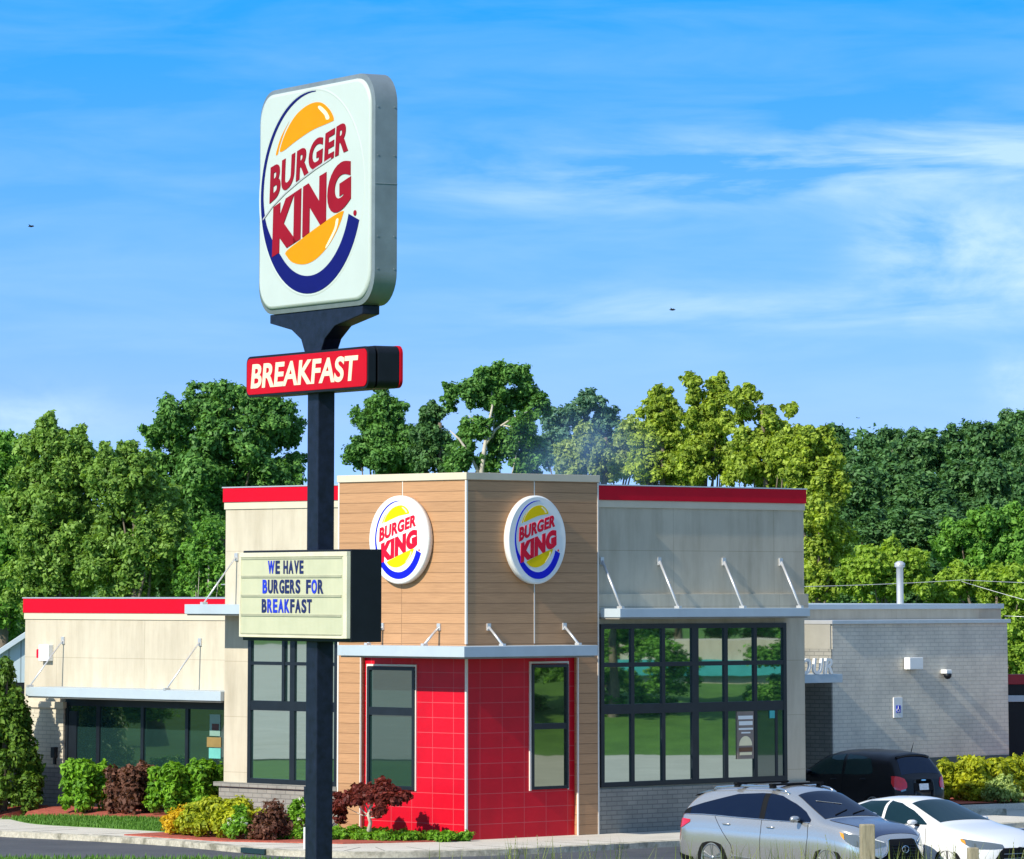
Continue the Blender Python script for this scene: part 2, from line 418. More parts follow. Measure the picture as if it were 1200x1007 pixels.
m['blade'] = leafmat('grass blade', (0.09, 0.15, 0.025), (0.26, 0.30, 0.08), 0.3)
m['lawnblade'] = leafmat('lawn blade', (0.06, 0.17, 0.02), (0.15, 0.32, 0.045), 0.3)

def text_polys(s, size=1.0, offset=0.0, extrude=0.0, space=1.0):
    """outline text -> (verts, faces); built-in font only"""
    cu = bpy.data.curves.new('txt', 'FONT')
    cu.body = s; cu.size = size; cu.offset = offset; cu.extrude = extrude; cu.space_character = space; cu.resolution_u = 6
    ob = bpy.data.objects.new('txt', cu); COL.objects.link(ob)
    dg = bpy.context.evaluated_depsgraph_get(); dg.update()
    me = bpy.data.meshes.new_from_object(ob.evaluated_get(dg))
    vs = [tuple(v.co) for v in me.vertices]; fs = [tuple(p.vertices) for p in me.polygons]
    bpy.data.objects.remove(ob); bpy.data.curves.remove(cu); bpy.data.meshes.remove(me)
    return vs, fs

def text_mb(mb, s, fn, offset=0.0, depth=0.012, space=1.0):
    """lettering with real thickness; fn(fx, fy, d) maps unit box to space"""
    vs, fs = text_polys(s, 1.0, offset, 0.05, space)
    x0 = min(v[0] for v in vs); x1 = max(v[0] for v in vs); y0 = min(v[1] for v in vs); y1 = max(v[1] for v in vs)
    out = [fn((v[0]-x0)/(x1-x0), (v[1]-y0)/(y1-y0), depth if v[2] > 0 else 0.0) for v in vs]
    mb.add(out, fs)

# ================================================================== the restaurant
RZ = math.atan2(U.y, U.x)
rest = empty('restaurant', CORNER, RZ)
tag(rest, 'burger restaurant with wood tower, red tiled corner and cream stucco walls', 'restaurant')
def W(u, v, z=0.0): return CORNER + U * u + V * v + Vector((0, 0, z))
def Lf(a, d, z, p=0.0): return (p - d, a, z)      # left front: a along v, d outwards
def Rf(a, d, z, p=0.0): return (a, p - d, z)      # right front: a along u
def box_on(mb, F, p, a0, a1, z0, z1, d0, d1):
    q0 = F(a0, d0, z0, p); q1 = F(a1, d1, z1, p)
    return mb.box(q0[0], q1[0], q0[1], q1[1], q0[2], q1[2])
def part(name, mat, fill, parent=rest, bevel=0.0, **k):
    mb = MB(); fill(mb); return mb.build(name, mat, parent, bevel=bevel, **k)

# tower
part('tower_cladding', m['wood'], lambda b: (b.box(0, 3.76, 0, 3.88, 3.62, 7.20)), bevel=0.004)
part('wood_column', m['wood'], lambda b: b.box(0, 0.62, 3.19, 3.88, 0.0, 3.62))
part('wood_column', m['wood'], lambda b: b.box(3.18, 3.76, 0, 0.62, 0.0, 3.62))
part('coping', m['creamtrim'], lambda b: b.box(-0.03, 3.79, -0.03, 3.91, 7.20, 7.345), bevel=0.006)
for q in ((-0.012, 0.03, -0.012, 0.03, 3.9, 7.19), (0.105, 0.15, 0.105, 0.15, 0.0, 3.6), (-0.010, 0.03, 3.165, 3.188, 0.0, 3.6), (-0.010, 0.03, 3.85, 3.89, 0.0, 7.19), (3.155, 3.178, -0.010, 0.03, 0.0, 3.6), (3.735, 3.77, -0.010, 0.03, 0.0, 7.19), (1.90, 1.925, -0.006, 0.02, 3.9, 7.19), (-0.006, 0.02, 1.90, 1.92, 6.9, 7.19)):
    part('corner_trim', m['whitetrim'], lambda b: b.box(*q))
part('tiled_wall', m['tile'], lambda b: b.prism([(0.12, 0.12), (3.70, 0.12), (3.70, 0.60), (0.60, 0.60), (0.60, 3.80), (0.12, 3.80)], lambda a, c, d: (a, c, d), -0.05, 3.60))

# dining hall
part('hall_wall', m['stucco'], lambda b: (b.box(0.10, 3.70, 3.80, 7.62, -0.05, 6.98), b.box(3.70, 10.15, 0.10, 7.62, -0.05, 6.98)))
part('hall_base', m['greybrick'], lambda b: b.box(0.02, 0.30, 3.885, 7.68, -0.05, 0.86))
part('hall_base', m['greybrick'], lambda b: b.box(3.765, 10.2, 0.03, 0.3, -0.05, 0.90))
part('brick_sill', m['greybrick'], lambda b: (b.box(-0.04, 0.3, 3.885, 7.80, 0.862, 0.95)), bevel=0.008)
part('red_band', m['redmetal'], lambda b: (b.box(0.045, 3.70, 3.885, 7.66, 6.84, 7.14), b.box(3.765, 10.19, 0.045, 7.66, 6.84, 7.14)), bevel=0.006)
part('band_cap', m['steel'], lambda b: (b.box(0.03, 3.70, 3.885, 7.675, 7.141, 7.165), b.box(3.765, 10.205, 0.03, 7.675, 7.141, 7.165)))
part('frieze', m['creamtrim'], lambda b: b.box(0.07, 0.3, 3.885, 7.64, 6.69, 6.838))
part('frieze', m['creamtrim'], lambda b: b.box(3.765, 10.17, 0.07, 0.3, 6.69, 6.838))
part('wall_ledge', m['stucco'], lambda b: (b.box(3.765, 10.20, 0.02, 0.3, 4.50, 4.90)), bevel=0.006)

# low dining wing on the left
part('wing_wall', m['stucco'], lambda b: (b.box(1.0, 10.1, 7.625, 15.65, -0.05, 4.62)))
part('red_band', m['redmetal'], lambda b: b.box(0.955, 10.1, 7.625, 15.69, 4.47, 4.79), bevel=0.006)
part('band_cap', m['steel'], lambda b: b.box(0.94, 10.1, 7.625, 15.705, 4.791, 4.815))
part('frieze', m['creamtrim'], lambda b: b.box(0.975, 1.3, 7.625, 15.67, 4.33, 4.468))
part('brick_pier', m['creambrick'], lambda b: b.box(0.90, 1.6, 14.10, 15.72, 1.06, 2.36))
part('pier_base', m['greybrick'], lambda b: b.box(0.90, 1.6, 14.10, 15.72, -0.05, 1.058))
part('pier_cap', m['creamtrim'], lambda b: b.box(0.85, 1.6, 14.05, 15.80, 2.362, 2.50), bevel=0.01)

# kitchen wing and brick box behind the drive
part('kitchen_wall', m['stucco'], lambda b: b.box(10.16, 24.8, 7.0, 15.6, -0.2, 4.52))
part('kitchen_coping', m['greymetal'], lambda b: b.box(10.16, 24.86, 6.95, 15.6, 4.521, 4.64), bevel=0.006)
part('brick_box', m['palebrick'], lambda b: b.box(17.5, 23.85, 6.0, 7.0, 1.0, 4.18))
part('box_base', m['darkpaint'], lambda b: b.box(17.5, 23.85, 5.995, 6.99, -0.2, 0.998))
part('box_coping', m['steel'], lambda b: b.box(17.44, 23.92, 5.94, 6.998, 4.181, 4.27), bevel=0.006)
part('side_panel', m['shadegrey'], lambda b: b.box(17.455, 17.5, 6.02, 6.99, 3.60, 4.18))
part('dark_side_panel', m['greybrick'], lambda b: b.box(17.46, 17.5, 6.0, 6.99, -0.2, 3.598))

# canopies: a slab with a slightly proud fascia, and the rods that hold it
def canopy(F, p, a0, a1, z0, z1, depth, rods, reach=0.9, zr=0.75, rod_group=None, extra=None):
    mb = MB(); box_on(mb, F, p, a0, a1, z0, z1, -0.02, depth)
    if extra: extra(mb)
    c = mb.build('canopy', m['greymetal'], rest, bevel=0.008)
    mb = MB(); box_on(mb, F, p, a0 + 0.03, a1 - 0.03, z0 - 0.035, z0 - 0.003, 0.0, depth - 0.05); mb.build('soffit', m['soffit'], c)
    for a in rods:
        mb = MB(); mb.smooth = True
        q = F(a, 0.03, z1 + zr, p); e = F(a, depth * reach, z1 + 0.03, p)
        mb.tube([q, e], 0.018 if F is Lf else 0.028, 8)
        mb.smooth = False
        box_on(mb, F, p, a - 0.05, a + 0.05, z1 + zr - 0.08, z1 + zr + 0.08, 0.0, 0.035)
        box_on(mb, F, p, a - 0.04, a + 0.04, z1 + 0.0, z1 + 0.05, depth * reach - 0.07, depth * reach + 0.07)
        mb.build('canopy_rod', m['steel'], c)
    return c
P = 0.93
mb = MB(); mb.prism([(-P, -P), (2.82, -P), (2.82, 0.02), (0.02, 0.02), (0.02, 2.86), (-P, 2.86)], lambda a, c, d: (a, c, d), 3.655, 3.865)
cn = mb.build('canopy', m['greymetal'], rest, bevel=0.008)
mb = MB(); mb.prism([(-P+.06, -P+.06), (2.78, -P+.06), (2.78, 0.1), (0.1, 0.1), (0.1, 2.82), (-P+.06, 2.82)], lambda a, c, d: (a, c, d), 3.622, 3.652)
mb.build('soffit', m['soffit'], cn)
for F, a in ((Lf, 0.79), (Lf, 2.5), (Rf, 0.61), (Rf, 3.01 - 0.25)):
    mb = MB(); mb.smooth = True; mb.tube([F(a, 0.02, 4.24), F(a, 0.42, 3.89)], 0.026, 8); mb.smooth = False
    box_on(mb, F, 0, a - 0.05, a + 0.05, 4.17, 4.31, -0.01, 0.035); box_on(mb, F, 0, a - 0.04, a + 0.04, 3.866, 3.91, 0.36, 0.48)
    mb.build('canopy_rod', m['steel'], cn)
canopy(Rf, 0.10, 3.84, 9.62, 4.42, 4.60, 0.66, [3.95, 5.65, 7.62, 9.40], 0.86, 0.98)
canopy(Lf, 0.10, 3.90, 7.70, 4.48, 4.68, 1.06, [5.2, 7.24], 0.86, 1.0)
canopy(Lf, 1.0, 7.63, 14.33, 2.64, 2.84, 1.0, [9.49, 14.25], 0.94, 1.02)
mb = MB(); mb.box(14.5, 17.30, 5.5, 6.99, 2.83, 3.03); mb.build('canopy', m['greymetal'], rest, bevel=0.01)

# windows
def window(F, p, a0, a1, z0, z1, vs, hs, fw=0.07, glassmat=None, thick=(), sill=True, name='window'):
    mb = MB(); d0, d1 = -0.01, 0.055
    box_on(mb, F, p, a0, a0 + fw, z0, z1, d0, d1); box_on(mb, F, p, a1 - fw, a1, z0, z1, d0, d1)
    box_on(mb, F, p, a0 + fw, a1 - fw, z0, z0 + fw, d0, d1); box_on(mb, F, p, a0 + fw, a1 - fw, z1 - fw, z1, d0, d1)
    for h, t in hs: box_on(mb, F, p, a0 + fw, a1 - fw, h - t/2, h + t/2, d0, d1 - 0.004)
    for v, t in vs:
        zz = [z0 + fw] + [q for h, t2 in sorted(hs) for q in (h - t2/2, h + t2/2)] + [z1 - fw]
        for i in range(0, len(zz), 2): box_on(mb, F, p, v - t/2, v + t/2, zz[i], zz[i+1], d0, d1 - 0.008)
    w = mb.build(name, m['bronze'], rest)
    mb = MB(); box_on(mb, F, p, a0 + 0.02, a1 - 0.02, z0 + 0.02, z1 - 0.02, -0.005, 0.012)
    mb.build('pane', glassmat or m['pane'], w)
    return w
w = window(Rf, 0.12, 1.92, 2.96, 0.95, 3.47, [], [(2.22, 0.12)], 0.06, glass('tower pane right', (0.02, 0.03, 0.02), 0.36, 0.12, (0.95, 1.0, 0.75)))
part('edge_trim', m['whitetrim'], lambda b: (b.box(1.875, 1.918, 0.09, 0.13, 0.93, 3.53), b.box(2.962, 2.99, 0.09, 0.13, 0.93, 3.53), b.box(1.918, 2.962, 0.09, 0.13, 3.49, 3.53)), w)
w = window(Lf, 0.12, 1.62, 3.06, 0.95, 3.42, [], [(2.52, 0.16)], 0.07)
part('edge_trim', m['whitetrim'], lambda b: (b.box(0.09, 0.13, 1.59, 1.617, 0.93, 3.47), b.box(0.09, 0.13, 3.065, 3.10, 0.93, 3.47), b.box(0.09, 0.13, 1.617, 3.065, 3.43, 3.47)), w)
window(Lf, 0.10, 3.95, 6.80, 0.952, 4.3, [(5.38, 0.15)], [(2.57, 0.2), (3.45, 0.07)], 0.10, m['pane2'])
part('inner_mullion', m['bronze'], lambda b: b.box(0.04, 0.1, 5.62, 5.70, 2.67, 4.2))
window(Rf, 0.10, 3.88, 9.52, 0.94, 4.28, [(4.82, 0.10), (5.74, 0.10), (6.70, 0.20), (7.64, 0.11), (8.55, 0.10)], [(2.53, 0.20), (3.44, 0.09)], 0.10, m['pane2'])
part('dark_pane', m['doorpane'], lambda b: b.box(8.61, 9.42, 0.07, 0.0862, 1.04, 2.43))
part('door_frame', m['bronze'], lambda b: b.box(9.16, 9.24, 0.06, 0.0855, 1.04, 2.43))
window(Lf, 1.0, 8.4, 14.09, 0.22, 2.64, [(9.88, 0.10), (11.40, 0.10), (12.94, 0.12)], [(2.5, 0.16)], 0.09)
part('side_door', m['bronze'], lambda b: b.box(0.955, 1.0, 13.70, 13.98, 0.2, 2.3))

# ------------------------------------------------------------------ small things on the walls
def unit(name, mat, fill, label, cat, group=None, bevel=0.0, parent=None):
    mb = MB(); fill(mb); o = mb.build(name, mat, parent, CORNER if parent is None else None, RZ if parent is None else None, bevel=bevel)
    return tag(o, label, cat, group)
al = unit('alarm_strobe', m['white'], lambda b: b.box(0.86, 0.998, 14.62, 14.98, 3.40, 3.76), 'white alarm box with red strobe on the cream wing wall', 'alarm', bevel=0.012)
part('strobe', m['brightred'], lambda b: b.box(0.88, 0.99, 14.99, 15.09, 3.46, 3.66), al, bevel=0.02)
wl_ = unit('wall_light', m['bronze'], lambda b: b.box(0.80, 0.898, 14.28, 14.42, 1.26, 1.50), 'small dark wall lantern on the brick pier beside the evergreen', 'wall light', bevel=0.01)
part('bracket', m['bronze'], lambda b: b.box(0.84, 0.89, 14.32, 14.38, 1.12, 1.258), wl_)
fl = unit('flood_light', m['white'], lambda b: b.box(20.0, 20.48, 5.78, 5.97, 3.10, 3.38), 'white rectangular flood light high on the pale brick wall', 'wall light', bevel=0.012)
part('mounting_plate', m['steel'], lambda b: b.box(20.1, 20.38, 5.971, 5.998, 3.08, 3.36), fl)
cm_ = unit('security_camera', m['white'], lambda b: b.box(21.35, 21.55, 5.8, 5.998, 2.98, 3.08), 'little dark security camera on the pale brick wall', 'camera', bevel=0.02)
def dome(b):
    b.smooth = True; b.lathe([(0.001, -0.13), (0.05, -0.12), (0.09, -0.07), (0.10, 0.0), (0.001, 0.0)], 14, 'z', (21.43, 5.84, 2.98))
part('lens_dome', m['signblack'], dome, cm_)
ps = unit('parking_sign', m['white'], lambda b: b.box(19.62, 19.93, 5.968, 5.998, 1.96, 2.44), 'white accessible parking sign with blue square on the brick wall', 'sign', bevel=0.004)
part('blue_panel', m['letblue'], lambda b: b.box(19.70, 19.85, 5.955, 5.969, 2.08, 2.25), ps)
def chair(b):      # the wheelchair mark
    f = lambda x, z: (19.70 + x, 5.9525, 2.08 + z)
    b.tube([f(.06, .15), f(.06, .08), f(.10, .075), f(.115, .03)], 0.008, 6); b.tube([f(.06, .155), f(.06, .16)], 0.013, 6)
    b.tube([f(.05 + .04*math.cos(t), .055 + .04*math.sin(t)) for t in np.linspace(1.9, 6.0, 9)], 0.006, 6)
part('wheelchair_mark', m['white'], chair, ps)
cl = empty('channel_letters', W(15.9, 5.56, 3.03), RZ); tag(cl, 'white standing letters on the small canopy over the side door', 'letter sign')
for k, ch in enumerate('YOUR'):
    mb = MB(); a0 = -0.42 + k * 0.40
    text_mb(mb, ch, lambda x, y, d, a0=a0: (a0 + x*0.30 + 0.06*y, -d, y*0.37), 0.015, 0.07)
    mb.build('letter', m['white'], cl)
def pipe(b):
    b.smooth = True; b.lathe([(0.085, 0.0), (0.085, 0.98), (0.13, 0.99), (0.13, 1.08), (0.06, 1.13), (0.001, 1.14)], 16, 'z', (22.4, 8.2, 4.55))
    b.smooth = False
vp = unit('vent_pipe', m['steel'], pipe, 'pale vent pipe with a cap on the kitchen roof', 'vent pipe')
# poster behind the hall glass and the notices in the wing window
po = unit('window_poster', m['postergrey'], lambda b: b.box(7.98, 8.49, 0.062, 0.0862, 1.42, 2.42), 'tall brown burger poster inside the big right hand window', 'poster')
def bars(b):
    for z, a0, a1, t in ((2.29, 8.01, 8.46, .075), (2.17, 8.03, 8.45, .085), (2.05, 8.02, 8.46, .04), (1.97, 8.10, 8.38, .03)): b.box(a0, a1, 0.055, 0.0615, z - t/2, z + t/2)
part('light_band', m['white'], bars, po)
def ell(b, cx, cz, rx, rz, y0, y1, a0=0.0, a1=2*math.pi, n=20):
    pts = [(cx + rx*math.cos(t), cz + rz*math.sin(t)) for t in np.linspace(a0, a1, n, endpoint=abs(a1-a0) < 6.28)]
    b.prism(pts, lambda a, c, d: (a, d, c), y0, y1)
part('bun', m['hilite'], lambda b: (ell(b, 8.23, 1.70, 0.20, 0.20, 0.055, 0.0615, 0, math.pi), b.box(8.05, 8.42, 0.055, 0.0615, 1.50, 1.56)), po)
part('patty', plain('patty', (0.16, 0.07, 0.03)), lambda b: b.box(8.03, 8.44, 0.054, 0.0615, 1.575, 1.66), po)
unit('window_sticker', plain('teal paper', (0.05, 0.42, 0.42)), lambda b: b.box(8.98, 9.14, 0.052, 0.0592, 2.26, 2.42), 'small teal notice in the top of the dark end pane', 'notice')
for nm, mt, a0, a1, z0, z1, lb in (('window_notice', plain('pale green paper', (0.22, 0.36, 0.30)), 8.78, 9.13, 1.86, 2.32, 'pale green notice at the top of the wing window stack'),
                               ('window_notice', plain('brown paper', (0.28, 0.19, 0.06)), 8.75, 9.22, 1.62, 1.83, 'brown notice in the middle of the wing window stack'),
                               ('window_notice', plain('aqua paper', (0.15, 0.50, 0.44)), 8.76, 9.15, 1.38, 1.60, 'aqua notice at the bottom of the wing window stack')):
    o = unit(nm, mt, lambda b: b.box(0.975, 0.985, a0, a1, z0, z1), lb, 'notice', 'notices in the wing window')
part('photo', plain('dark red print', (0.10, 0.025, 0.015)), lambda b: b.box(0.970, 0.9745, 8.82, 9.05, 1.98, 2.12), bpy.data.objects['window_notice'])

# ------------------------------------------------------------------ the round logo
def logo(parent, fn, col, line=False, regmark=True):
    """fn(x, y, d): unit oval (|x|,|y| <= 1) to space, d proud of the face"""
    out = []; inn = []
    def arc(th): return (math.cos(th), math.sin(th))
    keys = [(-20, .215), (-45, .20), (-80, .178), (-110, .17), (-135, .165), (-150, .13), (-165, .07), (-180, .05), (-215, .045), (-250, .030), (-275, .008)]
    for d in np.linspace(-20, -275, 60):
        wd = np.interp(-d, [-k[0] for k in keys], [k[1] for k in keys]); c, s = arc(R(d))
        out.append((c, s)); inn.append((c * (1 - wd) , s * (1 - wd)))
    mb = MB()
    n = len(out)
    for i in range(n - 1):
        q = [out[i], out[i+1], inn[i+1], inn[i]]
        mb.add([fn(*a, 0.005) for a in q], [(0, 1, 2, 3)])
    for ring in (out, inn):
        mb.grid([[fn(*a, -0.002) for a in ring], [fn(*a, 0.005) for a in ring]])
    mb.build('blue_crescent', col['blue'], parent, weld=True)
    def bun(name, pts, mat, d=0.004):
        mb = MB(); mb.prism(pts, fn, -0.002, d); return mb.build(name, mat, parent)
    def curve(ctrl, n=10):       # closed Catmull-Rom
        P_ = [Vector((*c, 0)) for c in ctrl]; o = []
        for i in range(len(P_)):
            p0, p1, p2, p3 = P_[i-1], P_[i], P_[(i+1) % len(P_)], P_[(i+2) % len(P_)]
            for t in np.linspace(0, 1, n, endpoint=False):
                q = 0.5 * ((2*p1) + (p2-p0)*t + (2*p0-5*p1+4*p2-p3)*t*t + (3*p1-p0-3*p2+p3)*t**3); o.append((q.x, q.y))
        return o
    top = [(-.62, .47), (-.50, .64), (-.30, .79), (-.05, .87), (.18, .87), (.36, .78), (.44, .68), (.36, .655), (.02, .61), (-.30, .53), (-.55, .455)]
    tb = bun('top_bun', curve(top), col['yellow'])
    bun('highlight', curve([(.18, .835), (.30, .77), (.36, .70), (.30, .69), (.26, .74), (.14, .82)]), m['hilite'], 0.006).parent = tb
    bun('highlight', curve([(-.70, .44), (-.60, .60), (-.44, .735), (-.52, .66), (-.62, .52), (-.665, .43)]), col['yellow'], 0.003).parent = tb
    bot = [(-.48, -.555), (-.20, -.46), (.20, -.335), (.60, -.235), (.62, -.28), (.50, -.43), (.32, -.57), (.10, -.67), (-.12, -.705), (-.34, -.675), (-.46, -.61)]
    bb = bun('bottom_bun', curve(bot), col['yellow'])
    bun('highlight', curve([(.50, -.31), (.46, -.40), (.30, -.56), (.35, -.55), (.50, -.41), (.545, -.31)]), m['hilite'], 0.006).parent = bb
    def word(name, s, bl, tl, tr, br, off, bulge, sp):
        def f(x, y, d):
            lo = (bl[0] + (br[0]-bl[0])*x, bl[1] + (br[1]-bl[1])*x); hi = (tl[0] + (tr[0]-tl[0])*x, tl[1] + (tr[1]-tl[1])*x)
            s4 = 4*x*(1-x)
            return fn(lo[0] + (hi[0]-lo[0])*y, lo[1] + (hi[1]-lo[1])*y + s4*(bulge[0]*(1-y) + bulge[1]*y), (0.009 if d > 0 else -0.002))
        mb = MB(); text_mb(mb, s, f, off, 0.004, sp); mb.build(name, col['red'], parent)
    word('upper_lettering', 'BURGER', (-.82, -.06), (-.80, .31), (.75, .66), (.72, .345), 0.036 if line else 0.044, (0.045 if line else 0.02, 0.0), 1.09)
    word('lower_lettering', 'KING', (-.76, -.60), (-.74, -.09), (.78, .285), (.78, -.165), 0.066 if line else 0.074, (-.015, 0.012), 1.10)
    if line:
        mb = MB(); pts = [(-.95, -.215), (-.75, -.09), (-.5, .02), (-.2, .125), (.1, .215), (.40, .29)]
        for i in range(len(pts) - 1):
            a, b = pts[i], pts[i+1]
            mb.prism([a, b, (b[0], b[1] + .018), (a[0], a[1] + .018)], fn, -0.002, 0.010)
        mb.build('grey_line', m['greyline'], parent)
    if regmark:
        mb = MB(); rr = [(.86 + .028*math.cos(t), -.27 + .028*math.sin(t)) for t in np.linspace(0, 2*math.pi, 12, endpoint=False)]
        mb.prism(rr, fn, -0.002, 0.008); mb.build('registered_mark', col['red'], parent)

bright = dict(blue=m['brightblue'], yellow=m['bright_yellow'], red=m['brightred'])
def round_sign(F, a, z, rx, rz, label):
    o = empty('round_logo_sign', CORNER, RZ); tag(o, label, 'sign', 'round signs on the tower')
    T = 0.17
    def ring(sc, d): return [F(a + rx*sc*math.cos(t), d, z + rz*sc*math.sin(t)) for t in np.linspace(0, 2*math.pi, 64, endpoint=False)]
    mb = MB(); mb.smooth = True
    mb.grid([ring(0.94, 0.002), ring(0.97, 0.03), ring(1.0, 0.04), ring(1.0, T - 0.03), ring(0.985, T - 0.008), ring(0.96, T)], close=True)
    mb.build('sign_rim', m['white'], o)
    mb = MB(); rg = ring(0.962, T - 0.001); mb.add(rg, [tuple(range(len(rg)))]); mb.add(ring(0.962, T - 0.03), [])
    mb.grid([ring(0.962, T - 0.03), rg], close=True)
    mb.build('sign_face', m['white'], o)
    sx = 1 if F is Rf else -1
    logo(o, lambda x, y, d: F(a + sx*(x*rx*0.80 + 0.02), T + d, z + y*rz*0.885), bright)
    return o
round_sign(Lf, 1.86, 6.0, 0.90, 0.90, 'round white burger logo sign on the sunlit left face of the tower')
round_sign(Rf, 1.84, 6.0, 0.83, 0.90, 'round white burger logo sign on the shaded right face of the tower')

# ================================================================== the tall roadside sign
SRZ = R(-60)
pyl = empty('pylon_sign', (-2.38, 60, 0), SRZ)
tag(pyl, 'tall roadside sign with white burger logo panel, red breakfast panel and letter board', 'pole sign')
def S(a, y, d): return (a, -y - d, 0)
def rrect(a0, a1, z0, z1, r, n=8):
    o = []
    for cx, cz, t0 in ((a1-r, z1-r, 0), (a0+r, z1-r, 90), (a0+r, z0+r, 180), (a1-r, z0+r, 270)):
        for k in range(n + 1):
            t = R(t0 + 90*k/n); o.append((cx + r*math.cos(t), cz + r*math.sin(t)))
    return o
fS = lambda a, z, d: (a, -d, z)
mb = MB(); mb.box(-0.19, 0.11, -0.11, 0.12, -0.4, 8.02); pole = mb.build('pole', m['poleblack'], pyl, bevel=0.012)
mb = MB(); mb.prism([(-1.22, 8.47), (-1.22, 8.36), (-0.62, 8.25), (-0.36, 8.12), (-0.24, 7.92), (0.16, 7.92), (0.28, 8.10), (0.55, 8.25), (1.28, 8.36), (1.28, 8.47)], fS, -0.12, 0.12)
mb.build('saddle_bracket', m['poleblack'], pyl, bevel=0.01)
mb = MB(); mb.box(-0.27, -0.19, -0.09, 0.03, 2.38, 2.57); eb = mb.build('electrical_box', m['poleblack'], pyl, bevel=0.01)
mb = MB(); mb.smooth = True; mb.tube([(-0.215, -0.03, 2.40), (-0.215, -0.03, -0.3)], 0.02, 8); mb.build('conduit', m['poleblack'], eb)
# logo cabinet
A0, A1, Z0, Z1 = -1.50, 1.63, 8.47, 11.345
mb = MB(); n = 9
outer = rrect(A0, A1, Z0, Z1, 0.40)
mb.smooth = True
mb.grid([[fS(a, z, d) for a, z in outer] for d in (-0.17, 0.14)], close=True); mb.smooth = False
lip = rrect(A0 + 0.06, A1 - 0.06, Z0 + 0.06, Z1 - 0.06, 0.36)
mb.grid([[fS(a, z, 0.14) for a, z in outer], [fS(a, z, 0.155) for a, z in lip]], close=True)
mb.grid([[fS(a, z, -0.17) for a, z in outer], [fS(a, z, -0.185) for a, z in lip]], close=True)
mb.add([fS(a, z, -0.185) for a, z in lip], [tuple(range(len(lip)))])
cab = mb.build('logo_cabinet', m['galv'], pyl)
mb = MB(); mb.tube([fS(A1 - 0.001, 9.95, -0.17), fS(A1 - 0.001, 9.95, 0.14)], 0.008, 6); mb.build('seam', m['galv'], cab)
for z in (8.9, 9.3, 10.3, 10.9):
    for d in (-0.13, 0.1): mb = MB(); mb.tube([fS(A1 - 0.002, z, d), fS(A1 + 0.008, z, d)], 0.012, 6); mb.build('bolt', m['galv'], cab)
face = rrect(A0 + 0.062, A1 - 0.062, Z0 + 0.062, Z1 - 0.062, 0.36); face2 = rrect(A0 + 0.10, A1 - 0.10, Z0 + 0.10, Z1 - 0.10, 0.34)
mb = MB(); mb.smooth = True
mb.grid([[fS(a, z, 0.148) for a, z in face], [fS(a, z, 0.168) for a, z in face], [fS(a, z, 0.18) for a, z in face2]], close=True); mb.smooth = False
mb.add([fS(a, z, 0.18) for a, z in face2], [tuple(range(len(face2)))])
mb.build('sign_face', m['signwhite'], cab)
mb = MB()
ring = [(0.005 + 1.44*math.cos(t), 9.956 + 1.315*math.sin(t)) for t in np.linspace(0, 2*math.pi, 72, endpoint=False)]
ring2 = [(0.005 + 1.425*math.cos(t), 9.956 + 1.30*math.sin(t)) for t in np.linspace(0, 2*math.pi, 72, endpoint=False)]
mb.smooth = True
mb.grid([[fS(a, z, 0.1795) for a, z in ring], [fS(a, z, 0.187) for a, z in ring2], [fS(0.005 + (a-0.005)*.985, 9.956 + (z-9.956)*.985, 0.1795) for a, z in ring2]], close=True)
mb.build('embossed_ring', m['signwhite'], cab)
logo(cab, lambda x, y, d: (0.005 + x*1.38, -0.1805 - d, 9.956 + y*1.278), dict(blue=m['logoblue'], yellow=m['yellow'], red=m['logored']), line=True)
# breakfast panel, two boxes back to back
mb = MB(); mb.prism(rrect(-1.65, 1.65, 7.43, 7.95, 0.10), fS, 0.13, 0.235); mb.build('breakfast_panel', m['signblack'], pyl, bevel=0.006)
bp = bpy.data.objects['breakfast_panel']
mb = MB(); mb.prism(rrect(-1.62, 1.62, 7.46, 7.92, 0.08), fS, 0.22, 0.245); mb.build('red_face', m['bfred'], bp, bevel=0.006)
mb = MB(); text_mb(mb, 'BREAKFAST', lambda x, y, d: (-1.50 + 2.86*x + 0.05*y, -0.243 - d, 7.535 + 0.315*y), 0.028, 0.006); mb.build('lettering', m['letcream'], bp)
mb = MB(); mb.prism(rrect(-1.65, 1.65, 7.44, 7.96, 0.10), fS, -0.20, 0.10); bk = mb.build('rear_panel', m['signblack'], pyl, bevel=0.006)
mb = MB(); mb.prism(rrect(-1.645, 1.66, 7.445, 7.965, 0.10), fS, -0.245, -0.202); mb.build('red_face', m['bfred'], bk, bevel=0.006)
# changeable letter board
def ribbed():
    M = Mat('letter board face').set(Roughness=0.4)
    wv = M.n('ShaderNodeTexWave', wave_type='BANDS', bands_direction='X'); wv.inputs['Scale'].default_value = 9.0; wv.inputs['Distortion'].default_value = 0.15
    M.l(M.co.outputs['Object'], wv.inputs['Vector'])
    n = M.noise(2.0, 5, 0.6)
    M.base(M.mix(M.ramp(wv.outputs[1], [(0.2, (0.53, 0.53, 0.375)), (0.8, (0.58, 0.575, 0.415))]), M.ramp(n, [(0.3, (0.88, 0.9, 0.86)), (0.7, (1.04, 1.03, 1.0))]), 1.0, 'MULTIPLY')); return M.m
mb = MB(); mb.box(-1.72, 1.215, -0.225, 0.20, 4.355, 5.485); rb = mb.build('letter_board', m['signblack'], pyl, bevel=0.012)
mb = MB(); mb.box(-1.70, 1.20, -0.275, -0.226, 4.40, 5.455)
mb.build('board_face', ribbed(), rb, bevel=0.006)
cream = plain('cream frame', (0.66, 0.62, 0.46), 0.5)
